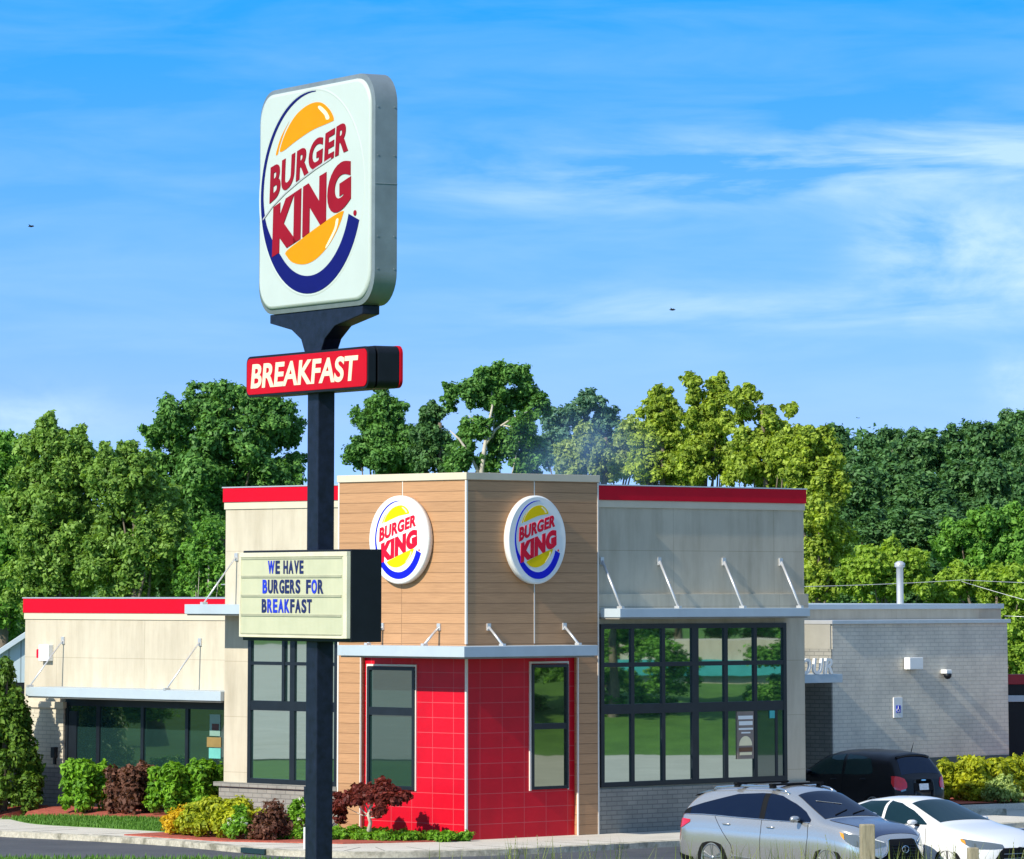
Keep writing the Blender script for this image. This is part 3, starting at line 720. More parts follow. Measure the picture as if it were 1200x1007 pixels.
mb = MB(); mb.box(-1.705, 1.205, -0.285, -0.23, 5.40, 5.457); mb.box(1.11, 1.207, -0.284, -0.23, 4.40, 5.40); mb.box(-1.705, -1.67, -0.284, -0.23, 4.40, 5.40); mb.box(-1.67, 1.11, -0.2845, -0.23, 4.398, 4.43)
mb.build('board_frame', cream, rb, bevel=0.004)
mb = MB()
for z in (5.155, 4.915, 4.675): mb.box(-1.66, 1.06, -0.286, -0.27, z - 0.014, z + 0.014)
mb.box(-1.66, 1.06, -0.2835, -0.27, 5.372, 5.392); mb.box(-1.66, 1.06, -0.2835, -0.27, 4.437, 4.45)
mb.build('letter_track', plain('letter track', (0.36, 0.36, 0.25), 0.5), rb)
def board_word(s, a0, a1, z0, z1, blues):
    wd = {'W': 1.35, 'E': .86, 'F': .82, 'B': .95, 'S': .92, 'T': .9, 'A': 1.08, 'V': 1.06}
    tot = sum(wd.get(c, 1.0) for c in s); x = a0; k = (a1 - a0) / tot
    for i, c in enumerate(s):
        wdt = wd.get(c, 1.0) * k; mb = MB()
        text_mb(mb, c, lambda fx, fy, d, x=x, w_=wdt: (x + w_*(0.07 + 0.84*fx), -0.2765 - d, z0 + (z1-z0)*fy), 0.034, 0.006)
        mb.build('letter', m['letblue'] if i in blues else m['navy'], rb); x += wdt
board_word('WE', -0.93, -0.58, 5.19, 5.355, (0,))
board_word('HAVE', -0.50, 0.06, 5.19, 5.355, ())
board_word('BURGERS', -1.07, -0.02, 4.946, 5.118, (0,))
board_word('FOR', 0.12, 0.60, 4.944, 5.116, (1,))
board_word('BREAKFAST', -1.09, 0.29, 4.706, 4.876, (1, 2, 3, 4))

# ================================================================== ground, drive, walks
def sheet_poly(name, pts, mat, zf, step=1.0, thick=None, kind='structure', label=None, cat=None, parent=None):
    """a ground sheet cut on a grid so that it can follow zf(x, y)"""
    bm = bmesh.new()
    f = bm.faces.new([bm.verts.new((x, y, 0)) for x, y in pts])
    xs = [p[0] for p in pts]; ys = [p[1] for p in pts]
    if step:
        for ax, lo, hi in ((0, min(xs), max(xs)), (1, min(ys), max(ys))):
            k = math.ceil(lo / step) * step
            while k < hi:
                co = Vector((0, 0, 0)); co[ax] = k; no = Vector((0, 0, 0)); no[ax] = 1
                bmesh.ops.bisect_plane(bm, geom=bm.verts[:] + bm.edges[:] + bm.faces[:], plane_co=co, plane_no=no); k += step
    if thick:
        r = bmesh.ops.extrude_face_region(bm, geom=bm.faces[:])
        for v in r['geom']:
            if isinstance(v, bmesh.types.BMVert): v.co.z = 1
        for v in bm.verts: v.co.z = zf(v.co.x, v.co.y) - (0 if v.co.z > 0.5 else thick)
    else:
        for v in bm.verts: v.co.z = zf(v.co.x, v.co.y)
    bmesh.ops.recalc_face_normals(bm, faces=bm.faces)
    if not thick:
        for q in bm.faces:
            if q.normal.z < 0: q.normal_flip()
    me = bpy.data.meshes.new(name); bm.to_mesh(me); bm.free()
    o = link_mesh(name, me, mat, parent)
    return tag(o, label, cat, None, kind)

def smooth_line(pts, n=6):
    P_ = [Vector((*p, 0)) for p in pts]; o = []
    for i in range(len(P_) - 1):
        p0, p1, p2, p3 = P_[max(i-1, 0)], P_[i], P_[i+1], P_[min(i+2, len(P_)-1)]
        for t in np.linspace(0, 1, n, endpoint=False):
            q = 0.5 * ((2*p1) + (p2-p0)*t + (2*p0-5*p1+4*p2-p3)*t*t + (3*p1-p0-3*p2+p3)*t**3); o.append((q.x, q.y))
    o.append(tuple(pts[-1])); return o

# one grass sheet to the horizon; it climbs gently to where the camera stands and rises far behind
def gz(x, y):
    near = 3.3 * min(1.0, max(0.0, (42 - y) / 34.0)) ** 1.3 if y < 42 else 0.0
    bank = 0.06 * max(0.0, -x - (425 if y < 145 else 75)) + 0.05 * max(0.0, x - 70)
    far = 0.035 * max(0.0, y - 150)
    return -0.15 + near + min(bank, 9) + min(far, 14)
xs = sorted(set([-3000, -1500, -700, -350] + list(range(-200, 201, 20)) + [350, 700, 1500, 3000]))
ys = sorted(set([-1500, -500, -200] + list(range(-100, 261, 15)) + [350, 600, 1200, 2500, 4500]))
mb = MB(); mb.smooth = True; mb.grid([[(x, y, gz(x, y)) for x in xs] for y in ys])
tag(mb.build('ground', m['grass']), kind='structure')
kerb = smooth_line([(-30.5, 124.9), (-19.2, 111.0), (-11.89, 102.23), (-10.70, 101.18), (-8.76, 99.48), (-6.87, 97.51), (-5.49, 95.3), (-4.45, 93.9), (-3.28, 93.25), (-1.98, 93.35), (-0.66, 93.9), (0.5, 94.7), (1.69, 95.8), (3.44, 97.5), (12.5, 106.2)])
def off(line, d):
    o = []
    for i, p in enumerate(line):
        a = Vector((*line[max(i-1, 0)], 0)); b = Vector((*line[min(i+1, len(line)-1)], 0)); t = (b - a).normalized()
        o.append((p[0] - t.y * d, p[1] + t.x * d))
    return o
asph = [(-46, 138), (-52, 132), (-13.2, 95.0), (-11.5, 93.4), (-9.6, 92.9), (-4.8, 92.6), (-4.2, 91.6), (-3.4, 90.4), (-2.2, 89.0), (0, 85.5), (3, 81.5), (16, 79), (40, 77), (60, 90), (60, 140), (12, 128), (6, 128)] + [(W(16, 8).x, W(16, 8).y), (W(0, 8).x, W(0, 8).y), (W(3, 15).x, W(3, 15).y), (-30, 126)]
sheet_poly('drive', asph, m['asphalt'], lambda x, y: -0.125, None)
island = kerb + [(W(16, 3).x, W(16, 3).y), (W(16, 8).x, W(16, 8).y), (W(5, 9).x, W(5, 9).y), (W(5, 30).x, W(5, 30).y)]
sheet_poly('sidewalk', off(kerb, 0.16) + island[len(kerb):], m['concrete'], lambda x, y: 0.0, None, thick=0.16)
mb = MB(); k2 = off(kerb, 0.158)
for i in range(len(kerb) - 1):
    a, b, c, d = kerb[i], kerb[i+1], k2[i+1], k2[i]
    jog = lambda i: 0.012 * math.sin(i * 2.3)
    mb.add([(a[0], a[1], -0.17), (b[0], b[1], -0.17), (b[0], b[1], -0.012 + jog(i+1)*.5), (a[0], a[1], -0.012 + jog(i)*.5), (d[0], d[1], 0.004), (c[0], c[1], 0.004)],
           [(0, 1, 2, 3), (3, 2, 5, 4)])
mb.build('kerb', m['kerbstone'], weld=True); bpy.data.objects['kerb']['kind'] = 'structure'
# joints across the walk
mb = MB()
for i in range(12, len(kerb) - 2, 4):
    a, b = Vector((*k2[i], 0.001)), Vector((*off(kerb, 1.5)[i], 0.001))
    mb.bar(a, b, 0.018, 0.006)
tag(mb.build('walk_joint', plain('joint', (0.20, 0.19, 0.16), 0.9)), kind='structure')
def bedz(x, y):
    p = Vector((x, y, 0)) - CORNER; u, v = p.dot(U), p.dot(V)
    k = min(1, max(0, (v - 5.6) / 2.4)) * min(1, max(0, (u + 2.35 - 0.155 * (v - 5)) / 1.1))
    return 0.012 + 0.20 * k
def uvp(*l): return [(W(u, v).x, W(u, v).y) for u, v in l]
lawn = smooth_line([(-11.0, 106.1), (-10.2, 103.9), (-8.7, 102.3), (-7.16, 100.6), (-6.0, 99.0)]) + smooth_line(uvp((-2.3, 6.5), (-1.3, 7.5), (-0.9, 8.6), (-0.8, 10.8), (-0.75, 12.9), (-1.3, 13.9)))
sheet_poly('lawn', lawn, m['grass'], bedz, 0.6, thick=.3)
sheet_poly('mulch_bed', uvp((-0.80, 13.3), (-0.84, 10.8), (-0.95, 8.7), (-1.35, 7.55), (-2.35, 6.55), (-3.6, 6.4), (-3.75, 3.2), (-2.6, 0.8), (-0.2, -0.1), (0.0, 0.2), (0.0, 3.9), (-0.02, 7.7), (0.98, 7.7), (0.98, 13.9), (-0.2, 13.9)), m['mulch'], lambda x, y: bedz(x, y) + 0.012, 0.6, thick=.3)
sheet_poly('mulch_patch', uvp((0.5, 15.9), (-1.4, 15.9), (-1.4, 14.1), (0.5, 14.1)), m['mulch'], lambda x, y: bedz(x, y) + 0.02, 0.6, thick=.3)
# parking court at the back, its island, wheel stop and painted lines
sheet_poly('parking_court', uvp((10.5, -3.0), (30, -3.0), (30, 5.9), (10.5, 5.9)), m['lotconcrete'], lambda x, y: -0.118, None)
sheet_poly('planting_kerb', uvp((17.9, 3.0), (30, 2.2), (30, 5.94), (17.9, 5.94)), m['concrete'], lambda x, y: 0.03, None, thick=0.2)
sheet_poly('mulch_island', uvp((18.1, 3.2), (30, 2.4), (30, 5.8), (18.1, 5.8)), m['mulch'], lambda x, y: 0.06, None)
def world_poly(name, pts, mat, z): return sheet_poly(name, pts, mat, lambda x, y: z, None)
world_poly('blue_line', [(9.7, 104.6), (9.72, 105.0), (12.5, 104.0), (12.5, 103.6)], m['blueline'], -0.112)
world_poly('white_line', [(10.0, 106.6), (10.0, 106.75), (13.5, 108.9), (13.5, 108.75)], m['whiteline'], -0.112)
world_poly('lane_line', [(0.05, 90.6), (1.7, 92.2), (1.85, 92.1), (0.2, 90.5)], m['whiteline'], -0.12)
mb = MB(); mb.prism([(-0.13, 0), (0.13, 0), (0.08, 0.15), (-0.08, 0.15)], lambda a, b, d: (d, a, b - 0.12), -0.95, 0.95)
tag(mb.build('wheel_stop', m['kerbstone'], None, (10.35, 110.6, 0), R(3), bevel=0.02), 'grey concrete wheel stop in front of the planting island', 'wheel stop')
# white marker beside the walk
mb = MB(); mb.box(-0.05, 0.05, -0.03, 0.03, 0, 0.42); mk = mb.build('marker_post', m['white'], None, (-4.0, 94.05, 0.0), R(10), bevel=0.01)
tag(mk, 'short white marker post on the walk behind the sign pole', 'marker')

# ================================================================== foliage
def tree_mesh(name, clumps, n, leaf, seed, squash=1.0, shell=0.62, ragged=False, bounds=None):
    """leaf-sized faces gathered into clumps; every leaf has its own tilt, size and tone"""
    rng = np.random.default_rng(seed)
    C_ = np.array([c[:3] for c in clumps], float); r = np.array([c[3] for c in clumps], float)
    w = r ** 2; w /= w.sum()
    k = rng.choice(len(r), n, p=w)
    d = rng.normal(size=(n, 3)); d /= np.linalg.norm(d, axis=1)[:, None]
    d[:, 2] = np.where(rng.random(n) < 0.35, np.abs(d[:, 2]), d[:, 2])
    # lumpy sub-clusters on the surface of each clump
    wob = 0.78 + 0.30 * np.sin(d[:, 0] * 5.3 + k * 1.7) * np.sin(d[:, 1] * 4.9 + k * 0.9) + 0.16 * np.sin(d[:, 2] * 7.1 + k * 2.3)
    q_ = shell + (1.06 - shell) * rng.random(n) ** 0.6
    if ragged: q_ = np.where(rng.random(n) < 0.6, 0.25 + 0.85 * rng.random(n) ** 0.5, 0.9 + 0.55 * rng.random(n) ** 2.2)
    rad = r[k] * wob * q_
    p = C_[k] + d * rad[:, None] * np.array([1, 1, squash])
    if bounds is not None: p = bounds(p)
    nrm = d * 0.75 + rng.normal(size=(n, 3)) * 0.45 + np.array([0, 0, 0.35]); nrm /= np.linalg.norm(nrm, axis=1)[:, None]
    a = np.cross(nrm, rng.normal(size=(n, 3))); a /= np.linalg.norm(a, axis=1)[:, None]; b = np.cross(nrm, a)
    s = leaf * ((0.35 + 1.15 * rng.random(n) ** 1.5) if ragged else (0.55 + 0.9 * rng.random(n)))[:, None]
    fold = nrm * s * 0.18
    V_ = np.stack([p - a * s * 0.62, p - b * s * 0.36 + fold, p + a * s * 0.62, p + b * s * 0.36 + fold], 1).reshape(-1, 3)
    me = bpy.data.meshes.new(name)
    me.vertices.add(4 * n); me.vertices.foreach_set('co', V_.astype(np.float32).ravel())
    me.loops.add(4 * n); me.loops.foreach_set('vertex_index', np.arange(4 * n, dtype=np.int32))
    me.polygons.add(n); me.polygons.foreach_set('loop_start', np.arange(0, 4 * n, 4, dtype=np.int32)); me.polygons.foreach_set('loop_total', np.full(n, 4, np.int32))
    at = me.attributes.new('tone', 'FLOAT', 'FACE')
    tone = np.clip(rng.random(len(r))[k] * 0.4 + rng.random(n) ** 1.4 * 0.7, 0, 1)
    at.data.foreach_set('value', tone.astype(np.float32))
    me.update(); me.validate()
    return me

def tufts(cl, seed, k=14, lo=.20, hi=.48):
    """break big clumps into ragged tufts spread over and just beyond their surface"""
    rng = random.Random(seed * 7 + 1); o = []
    for (x, y, z, r) in cl:
        o.append((x, y, z, r * .72))
        for _ in range(k):
            d = Vector((rng.gauss(0, 1), rng.gauss(0, 1), rng.gauss(.15, 1))).normalized(); q = r * rng.uniform(.5, 1.18)
            o.append((x + d.x*q, y + d.y*q, z + d.z*q, r * rng.uniform(lo, hi)))
    return o

def trunk_mesh(name, h, r0, limbs, seed, lean=0.0):
    rng = random.Random(seed); mb = MB(); mb.smooth = True
    n = 7; pts = []; x = y = 0
    for i in range(n):
        t = i / (n - 1); pts.append((x + lean * t * t, y, t * h)); x += rng.uniform(-.09, .09); y += rng.uniform(-.09, .09)
    mb.tube(pts, [r0 * (1.35 if i == 0 else 1) * (1 - 0.72 * i / (n - 1)) for i in range(n)], 8)
    for (tx, ty, tz) in limbs:
        t0 = min(0.92, max(0.3, (tz / h) * rng.uniform(0.45, 0.7)))
        i = min(n - 2, int(t0 * (n - 1))); f = t0 * (n - 1) - i
        a = Vector(pts[i]).lerp(Vector(pts[i+1]), f); b = Vector((tx, ty, tz)); mid = a.lerp(b, 0.5) + Vector((rng.uniform(-.15, .15), rng.uniform(-.15, .15), -0.12 * (b - a).length))
        rr = r0 * 0.42 * (1 - 0.5 * t0)
        mb.tube([a, a.lerp(mid, 0.5) , mid, mid.lerp(b, 0.6), b], [rr, rr * .85, rr * .65, rr * .42, rr * .18], 6)
    me = bpy.data.meshes.new(name); me.from_pydata(mb.v, [], mb.f); me.polygons.foreach_set('use_smooth', [True] * len(me.polygons))
    return me

L_ = {
 'olive': leafmat('olive leaves', (0.085, 0.194, 0.031), (0.318, 0.519, 0.101), 0.35),
 'dark': leafmat('dark leaves', (0.045, 0.150, 0.033), (0.188, 0.405, 0.083), 0.3),
 'deep': leafmat('deep leaves', (0.037, 0.116, 0.040), (0.147, 0.310, 0.093), 0.28),
 'blue': leafmat('haze tinted leaves', (0.070, 0.175, 0.112), (0.196, 0.364, 0.210), 0.3),  # bluish smoke haze over the tree is mixed into the leaf colour
 'lime': leafmat('yellow green leaves', (0.130, 0.225, 0.024), (0.540, 0.680, 0.095), 0.4),
 'bright': leafmat('bright leaves', (0.135, 0.270, 0.026), (0.430, 0.620, 0.080), 0.42),
 'mid': leafmat('mid green leaves', (0.065, 0.203, 0.029), (0.239, 0.493, 0.072), 0.35),
 'pale': leafmat('pale yellow green leaves', (0.175, 0.275, 0.075), (0.525, 0.650, 0.200), 0.38),
 'box': leafmat('clipped hedge leaves', (0.069, 0.207, 0.014), (0.253, 0.506, 0.034), 0.35),
 'boxyel': leafmat('golden hedge leaves', (0.182, 0.260, 0.016), (0.650, 0.676, 0.039), 0.38),
 'gold': leafmat('golden leaves', (0.500, 0.340, 0.012), (0.850, 0.600, 0.030), 0.35),
 'brown': leafmat('bronze leaves', (0.075, 0.032, 0.022), (0.240, 0.110, 0.070), 0.3),
 'maroon': leafmat('maroon leaves', (0.075, 0.012, 0.011), (0.24, 0.045, 0.030), 0.32),
 'cedar': leafmat('evergreen sprays', (0.048, 0.132, 0.014), (0.168, 0.288, 0.031), 0.25),
 'petal': leafmat('white petals', (0.620, 0.620, 0.560), (0.850, 0.850, 0.800), 0.2),
}
def tree(name, label, loc, clumps2, n, leaf, lmat, seed, group, depth=0.7, bark='bark', cat='tree', r0=0.22, shell=0.6, nl=9, trunk_h=None, fwd=0.0):
    """clumps2: (dx, z above ground, r) seen from the road; each gets a place in depth too"""
    rng = random.Random(seed); half = max(abs(c[0]) for c in clumps2) or 1.0
    cl = []
    for (x, z, r) in clumps2:
        dd = math.sqrt(max(0.15, 1 - (x / (half * 1.25)) ** 2)) * half * depth
        cl.append((x, rng.uniform(-dd, dd * 0.6), z, r))
        if r > half * 0.18: cl.append((x + rng.uniform(-.3, .3) * r, rng.choice((-1, 1)) * dd * rng.uniform(.3, 1), z + rng.uniform(-.5, .1) * r, r * rng.uniform(.7, .95)))
    cl = tufts(cl, seed)
    o = empty(name, loc); tag(o, label, cat, group)
    link_mesh('crown', tree_mesh('crown', cl, int(n * 1.25), leaf, seed, shell=shell, ragged=True), L_[lmat], o)
    top = trunk_h or max(c[2] for c in cl) - 0.6
    pick = sorted(cl, key=lambda c: -c[3])[:nl]
    link_mesh('trunk', trunk_mesh('trunk', top, r0, [c[:3] for c in pick], seed), m[bark], o, (0, fwd, 0))
    return o
CR = {
    'A':((-15.89,150),[(0.05,9.26,0.53),(0.32,8.86,0.43),(-0.35,8.46,0.80),(0.18,7.66,0.80),(-0.08,6.33,1.06),(0.05,5.00,1.06)]),
    'C1':((-13.28,140),[(-0.39,9.72,0.35),(-0.64,9.10,0.45),(-0.09,9.22,0.45),(0.61,9.22,0.40),(0.23,8.60,0.62),(-0.64,8.23,0.70),(0.85,8.48,0.55),(-0.14,7.48,0.80),(0.85,7.24,0.75),(-0.88,6.99,0.75),(0.11,6.24,0.87),(0.85,5.75,0.75),(-0.64,5.25,0.87)]),
    'C2':((-10.72,138),[(-0.91,8.67,0.39),(-0.42,8.92,0.34),(-1.03,8.18,0.59),(-0.05,8.31,0.54),(-0.54,7.45,0.78),(0.44,7.57,0.61),(0.93,6.96,0.54),(-0.79,6.22,0.86),(0.44,6.22,0.78),(1.17,5.98,0.49),(-0.30,5.24,0.86),(1.30,5.24,0.61)]),
    'D':((-8.89,148),[(0.01,10.99,0.47),(-0.70,10.65,0.58),(0.75,10.65,0.66),(-1.48,10.25,0.58),(1.54,10.25,0.58),(-2.14,9.73,0.42),(2.06,9.73,0.42),(-0.30,9.86,0.79),(1.01,9.60,0.84),(-1.35,9.20,0.79),(2.19,8.94,0.37),(-2.14,8.81,0.47),(-0.56,8.55,0.92),(0.75,8.41,0.92),(1.80,8.41,0.58),(-1.61,7.89,0.74),(-0.30,7.36,0.84),(1.01,7.36,0.79)]),
    'D2':((-8.65,136),[(0.08,6.69,0.48),(-0.16,5.97,0.53),(0.32,5.72,0.53),(-0.41,5.24,0.53),(0.20,5.00,0.48)]),
    'E':((-4.39,165),[(-0.15,11.38,0.41),(-0.59,10.86,0.47),(0.29,11.00,0.47),(-0.15,10.27,0.59),(0.58,10.12,0.53),(-0.88,9.69,0.53),(-0.01,9.39,0.64),(0.87,9.39,0.53)]),
    'F':((-2.61,160),[(-0.08,10.74,0.37),(-0.37,10.11,0.45),(0.20,9.97,0.40),(-0.23,9.26,0.57),(0.48,9.12,0.51)]),
    'G':((-0.46,155),[(0.05,11.88,0.44),(-0.50,11.74,0.36),(0.68,11.88,0.41),(-0.77,11.27,0.41),(-0.09,11.19,0.50),(0.74,11.19,0.50),(-1.46,11.33,0.33),(-1.52,10.91,0.22),(1.34,11.05,0.30),(1.07,10.50,0.28),(0.19,10.50,0.44),(-0.64,10.23,0.39),(0.74,9.95,0.55),(-1.05,9.81,0.41),(1.56,10.78,0.22),(0.05,9.54,0.50),(0.88,9.26,0.61),(-1.19,9.13,0.50),(-0.36,8.99,0.39)]),
    'H':((2.75,185),[(0.21,12.16,0.46),(-0.45,11.73,0.53),(0.86,11.57,0.53),(-1.11,11.24,0.59),(0.21,11.07,0.72),(-1.43,10.25,0.72),(-0.45,10.09,0.82),(0.86,10.25,0.82),(1.68,10.75,0.53)]),
    'I':((3.16,160),[(-0.75,9.83,0.45),(-1.17,9.26,0.57),(-0.32,9.26,0.62),(0.25,9.12,0.57),(0.82,10.11,0.57),(0.96,9.40,0.62)]),
    'J1':((4.73,152),[(-0.01,10.93,0.38),(-0.20,10.39,0.43),(0.26,10.39,0.38),(-0.28,9.59,0.59),(0.39,9.72,0.54),(-0.42,8.91,0.67),(0.39,8.83,0.59)]),
    'J2':((6.07,150),[(-0.42,11.47,0.29),(-0.34,10.99,0.27),(0.46,11.26,0.37),(0.19,10.72,0.43),(-0.34,10.32,0.43),(0.32,10.06,0.53),(-0.21,9.39,0.59),(0.46,9.13,0.59),(-0.42,8.73,0.48)]),
    'J3':((7.70,148),[(-0.42,11.04,0.29),(-0.82,10.78,0.26),(-0.13,10.91,0.18),(-0.55,10.38,0.32),(0.18,10.25,0.37),(0.89,10.52,0.21),(0.31,9.86,0.47),(-0.34,9.46,0.53),(0.57,9.20,0.58),(-0.61,8.81,0.58),(0.18,8.55,0.58),(1.10,9.86,0.21)]),
    'K':((9.33,146),[(-0.39,9.53,0.36),(0.13,9.40,0.41),(-0.52,8.76,0.57),(0.38,8.76,0.47),(0.64,8.24,0.36),(-0.13,8.11,0.62),(-0.00,7.33,0.67),(0.38,6.55,0.62),(-0.26,6.04,0.67),(-0.00,5.26,0.62)]),
    'M1':((10.92,140),[(0.01,5.99,0.40),(-0.49,5.75,0.50),(0.56,5.75,0.45),(-0.98,5.25,0.50),(0.13,5.12,0.60),(1.00,5.25,0.40)]),
    'M2':((14.89,150),[(-0.25,7.13,0.48),(-0.92,6.73,0.48),(0.55,7.00,0.53),(-1.32,6.20,0.48),(-0.25,6.20,0.64),(0.81,6.20,0.59),(1.21,6.86,0.48)]),
    'M3':((14.23,142),[(-1.13,5.25,0.50),(-0.12,5.13,0.55),(-1.63,4.75,0.45),(0.76,5.00,0.60),(0.64,3.99,0.66),(0.76,2.73,0.66)]),
}
G1, G2, G3 = 'trees on the left behind the wing', 'trees standing behind the tower', 'trees on the right behind the kitchen'
def ct(k, name, label, n, leaf, lm, group, **kw):
    (X, Y), c = CR[k]
    g = gz(X, Y)
    tree(name, label, (X, Y, g), [(a, b - g, r) for a, b, r in c], n, leaf, lm, sum(map(ord, k)) , group, **kw)
ct('A', 'broadleaf_tree', 'mid green tree cut off by the left edge of the picture', 43350, 0.119, 'mid', G1)
ct('C1', 'broadleaf_tree', 'olive green tree with a narrow spire top above the left wing', 75140, 0.112, 'olive', G1)
ct('C2', 'broadleaf_tree', 'low rounded olive green tree in front of the big dark one', 63580, 0.112, 'olive', G1)
ct('D', 'broadleaf_tree', 'large round dark green tree left of the sign pole', 98260, 0.119, 'dark', G1, r0=.3)
ct('D2', 'shrubby_tree', 'small thin tree with bare pale twigs against the hall wall', 10404, 0.094, 'mid', G1, bark='palebark', r0=.06, nl=9, fwd=-.25)
ct('E', 'broadleaf_tree', 'dark slender tree just right of the sign pole', 37570, 0.106, 'dark', G2)
ct('F', 'broadleaf_tree', 'short dark tree between the slender one and the tall open one', 26010, 0.106, 'deep', G2)
ct('G', 'open_crowned_tree', 'tall open dark tree with a pale forked trunk above the tower', 43350, 0.106, 'dark', G2, bark='palebark', r0=.26, nl=3, trunk_h=6.0)
def pale_fork():
    (X, Y), c = CR['G']; s = 5635 / Y; g = gz(X, Y)
    q = lambda px, py, y=-0.75: ((px - 600) / s - X, y, 5 - (py - 690) / s - g)
    mb = MB(); mb.smooth = True
    mb.tube([(q(560, 600)[0], -.3, -.3), q(561, 600, -.6), q(564, 556), q(568, 525), q(572, 502), q(577, 478, -.9), (q(576, 458)[0], -.6, q(576, 458)[2])], [0.132, 0.105, 0.083, 0.066, 0.050, 0.033, 0.017], 8)
    mb.tube([q(563, 560), q(551, 534), q(538, 516), q(527, 506)], [0.061, 0.050, 0.036, 0.017], 7)
    mb.tube([q(568, 524), q(582, 504), q(600, 492), q(618, 484)], [0.050, 0.039, 0.028, 0.011], 7)
    mb.tube([q(569, 520), q(560, 500), q(549, 488)], [0.033, 0.025, 0.011], 6)
    mb.tube([q(590, 500), q(606, 504), q(622, 512)], [0.028, 0.019, 0.008], 6)
    mb.build('forked_trunk', m['palebark'], [o for o in bpy.data.objects if o.name.startswith('open_crowned_tree')][0])
pale_fork()
ct('H', 'broadleaf_tree', 'bluish green tree in the smoke right of the tower', 37570, 0.125, 'blue', G2)
ct('I', 'broadleaf_tree', 'pale yellow green tree in front of the bluish one', 34680, 0.106, 'pale', G2)
ct('J1', 'poplar_tree', 'yellow green poplar nearest the tower', 34680, 0.112, 'lime', G2)
ct('J2', 'poplar_tree', 'tallest yellow green poplar with two narrow tops', 31790, 0.112, 'lime', G2, r0=.18)
ct('J3', 'poplar_tree', 'yellow green poplar with loose separate tufts at its top', 34680, 0.112, 'lime', G2, r0=.18)
ct('K', 'poplar_tree', 'leaning yellow green tree at the right end of the hall roof', 54910, 0.112, 'lime', G3)
ct('M1', 'leafy_bush', 'bright lime green bushy tree behind the kitchen roof', 37570, 0.106, 'bright', G3, r0=.12)
ct('M2', 'broadleaf_tree', 'bushy mid green tree at the right edge behind the vent pipe', 49130, 0.119, 'mid', G3)
ct('M3', 'leafy_bush', 'bright green bushes at the right end of the brick wall', 46240, 0.106, 'bright', G3, r0=.12)
# the wooded slope on the right: individual dark trees, three crowns shared between them
def round_clumps(seed, h, w):
    rng = random.Random(seed); o = []
    for i in range(26):
        t = rng.uniform(0.22, 1.0); ww = w * math.sin(math.pi * min(1, 0.15 + t * 0.80)) ** 0.8
        a = rng.uniform(0, 6.283); q = math.sqrt(rng.random())
        o.append((math.cos(a) * ww * q, math.sin(a) * ww * q, t * h - 0.3 * (q * q), w * rng.uniform(0.22, 0.36)))
    return o
proto = []
for s in range(3):
    cl = tufts(round_clumps(50 + s, 9.0, 2.3), s, 8)
    proto.append((tree_mesh('crown', cl, 48000, .145, 60 + s, ragged=True), trunk_mesh('trunk', 8.2, .22, [c[:3] for c in cl[:8]], s)))
for q in proto: q[0].materials.append(None); q[1].materials.append(m['bark'])
def place(k, x, y, z, s, sz, lm, label, group, rz, name='broadleaf_tree'):
    o = empty(name, (x, y, z), rz); o.scale = (s, s, sz); tag(o, label, 'tree', group)
    c = bpy.data.objects.new('crown', proto[k][0]); c.parent = o; COL.objects.link(c)
    c.material_slots[0].link = 'OBJECT'; c.material_slots[0].material = L_[lm]
    t = bpy.data.objects.new('trunk', proto[k][1]); t.parent = o; COL.objects.link(t)
GH = 'dark trees of the wooded slope'
hill = [(955, 496, 215), (985, 490, 210), (1020, 499, 205), (1052, 496, 212), (1088, 494, 205), (1122, 489, 210), (1158, 487, 204), (1192, 472, 208), (1215, 480, 200),
        (1000, 540, 188), (1045, 535, 192), (1085, 545, 186), (1130, 532, 190), (1175, 530, 186), (1030, 585, 174), (1075, 590, 172), (1115, 585, 175), (1165, 580, 170), (1205, 590, 172), (1090, 640, 160), (1050, 640, 162)]
rng = random.Random(5)
words_ = ['back row, leftmost behind the leaning yellow green tree', 'back row, second from the left', 'back row, third from the left', 'back row, fourth from the left', 'back row, in the middle', 'back row, fourth from the right', 'back row, third from the right', 'tallest of the back row near the right edge', 'back row, at the right edge',
          'second row, leftmost', 'second row, second from the left', 'second row, in the middle', 'second row, fourth from the left', 'second row, rightmost', 'third row, leftmost', 'third row, second from the left', 'third row, in the middle', 'third row, fourth from the left', 'third row, rightmost', 'front row, above the vent pipe', 'front row, above the lime bush']
for i, (px, py, Y) in enumerate(hill):
    s = 5635 / Y; x = (px - 600) / s; z = 5 - (py - 690) / s; g = gz(x, Y); sz = (z - g) / 9.9
    place(i % 3, x, Y, g, rng.uniform(0.95, 1.2), sz, 'deep', 'dark green tree of the wooded slope, ' + words_[i], GH, rng.uniform(0, 6))
# a further wood that reads as one mass, seen only through gaps
rng2 = np.random.default_rng(8); far = []
for i in range(520):
    x = rng2.uniform(-85, 85); y = rng2.uniform(214, 240)
    top = 5.0 + 1.2 * math.sin(x * 0.5) + (3.5 if x > 12 else 0) + (2.0 if x < -12 else 0)
    far.append((x, y, rng2.uniform(0.05, 1) * top + gz(x, y) * 0.75, rng2.uniform(1.2, 2.2)))
o = link_mesh('distant_wood', tree_mesh('distant_wood', far, 110000, .34, 9), L_['deep']); tag(o, 'far wood that fills the gaps behind the trees', 'wood', None, 'stuff')

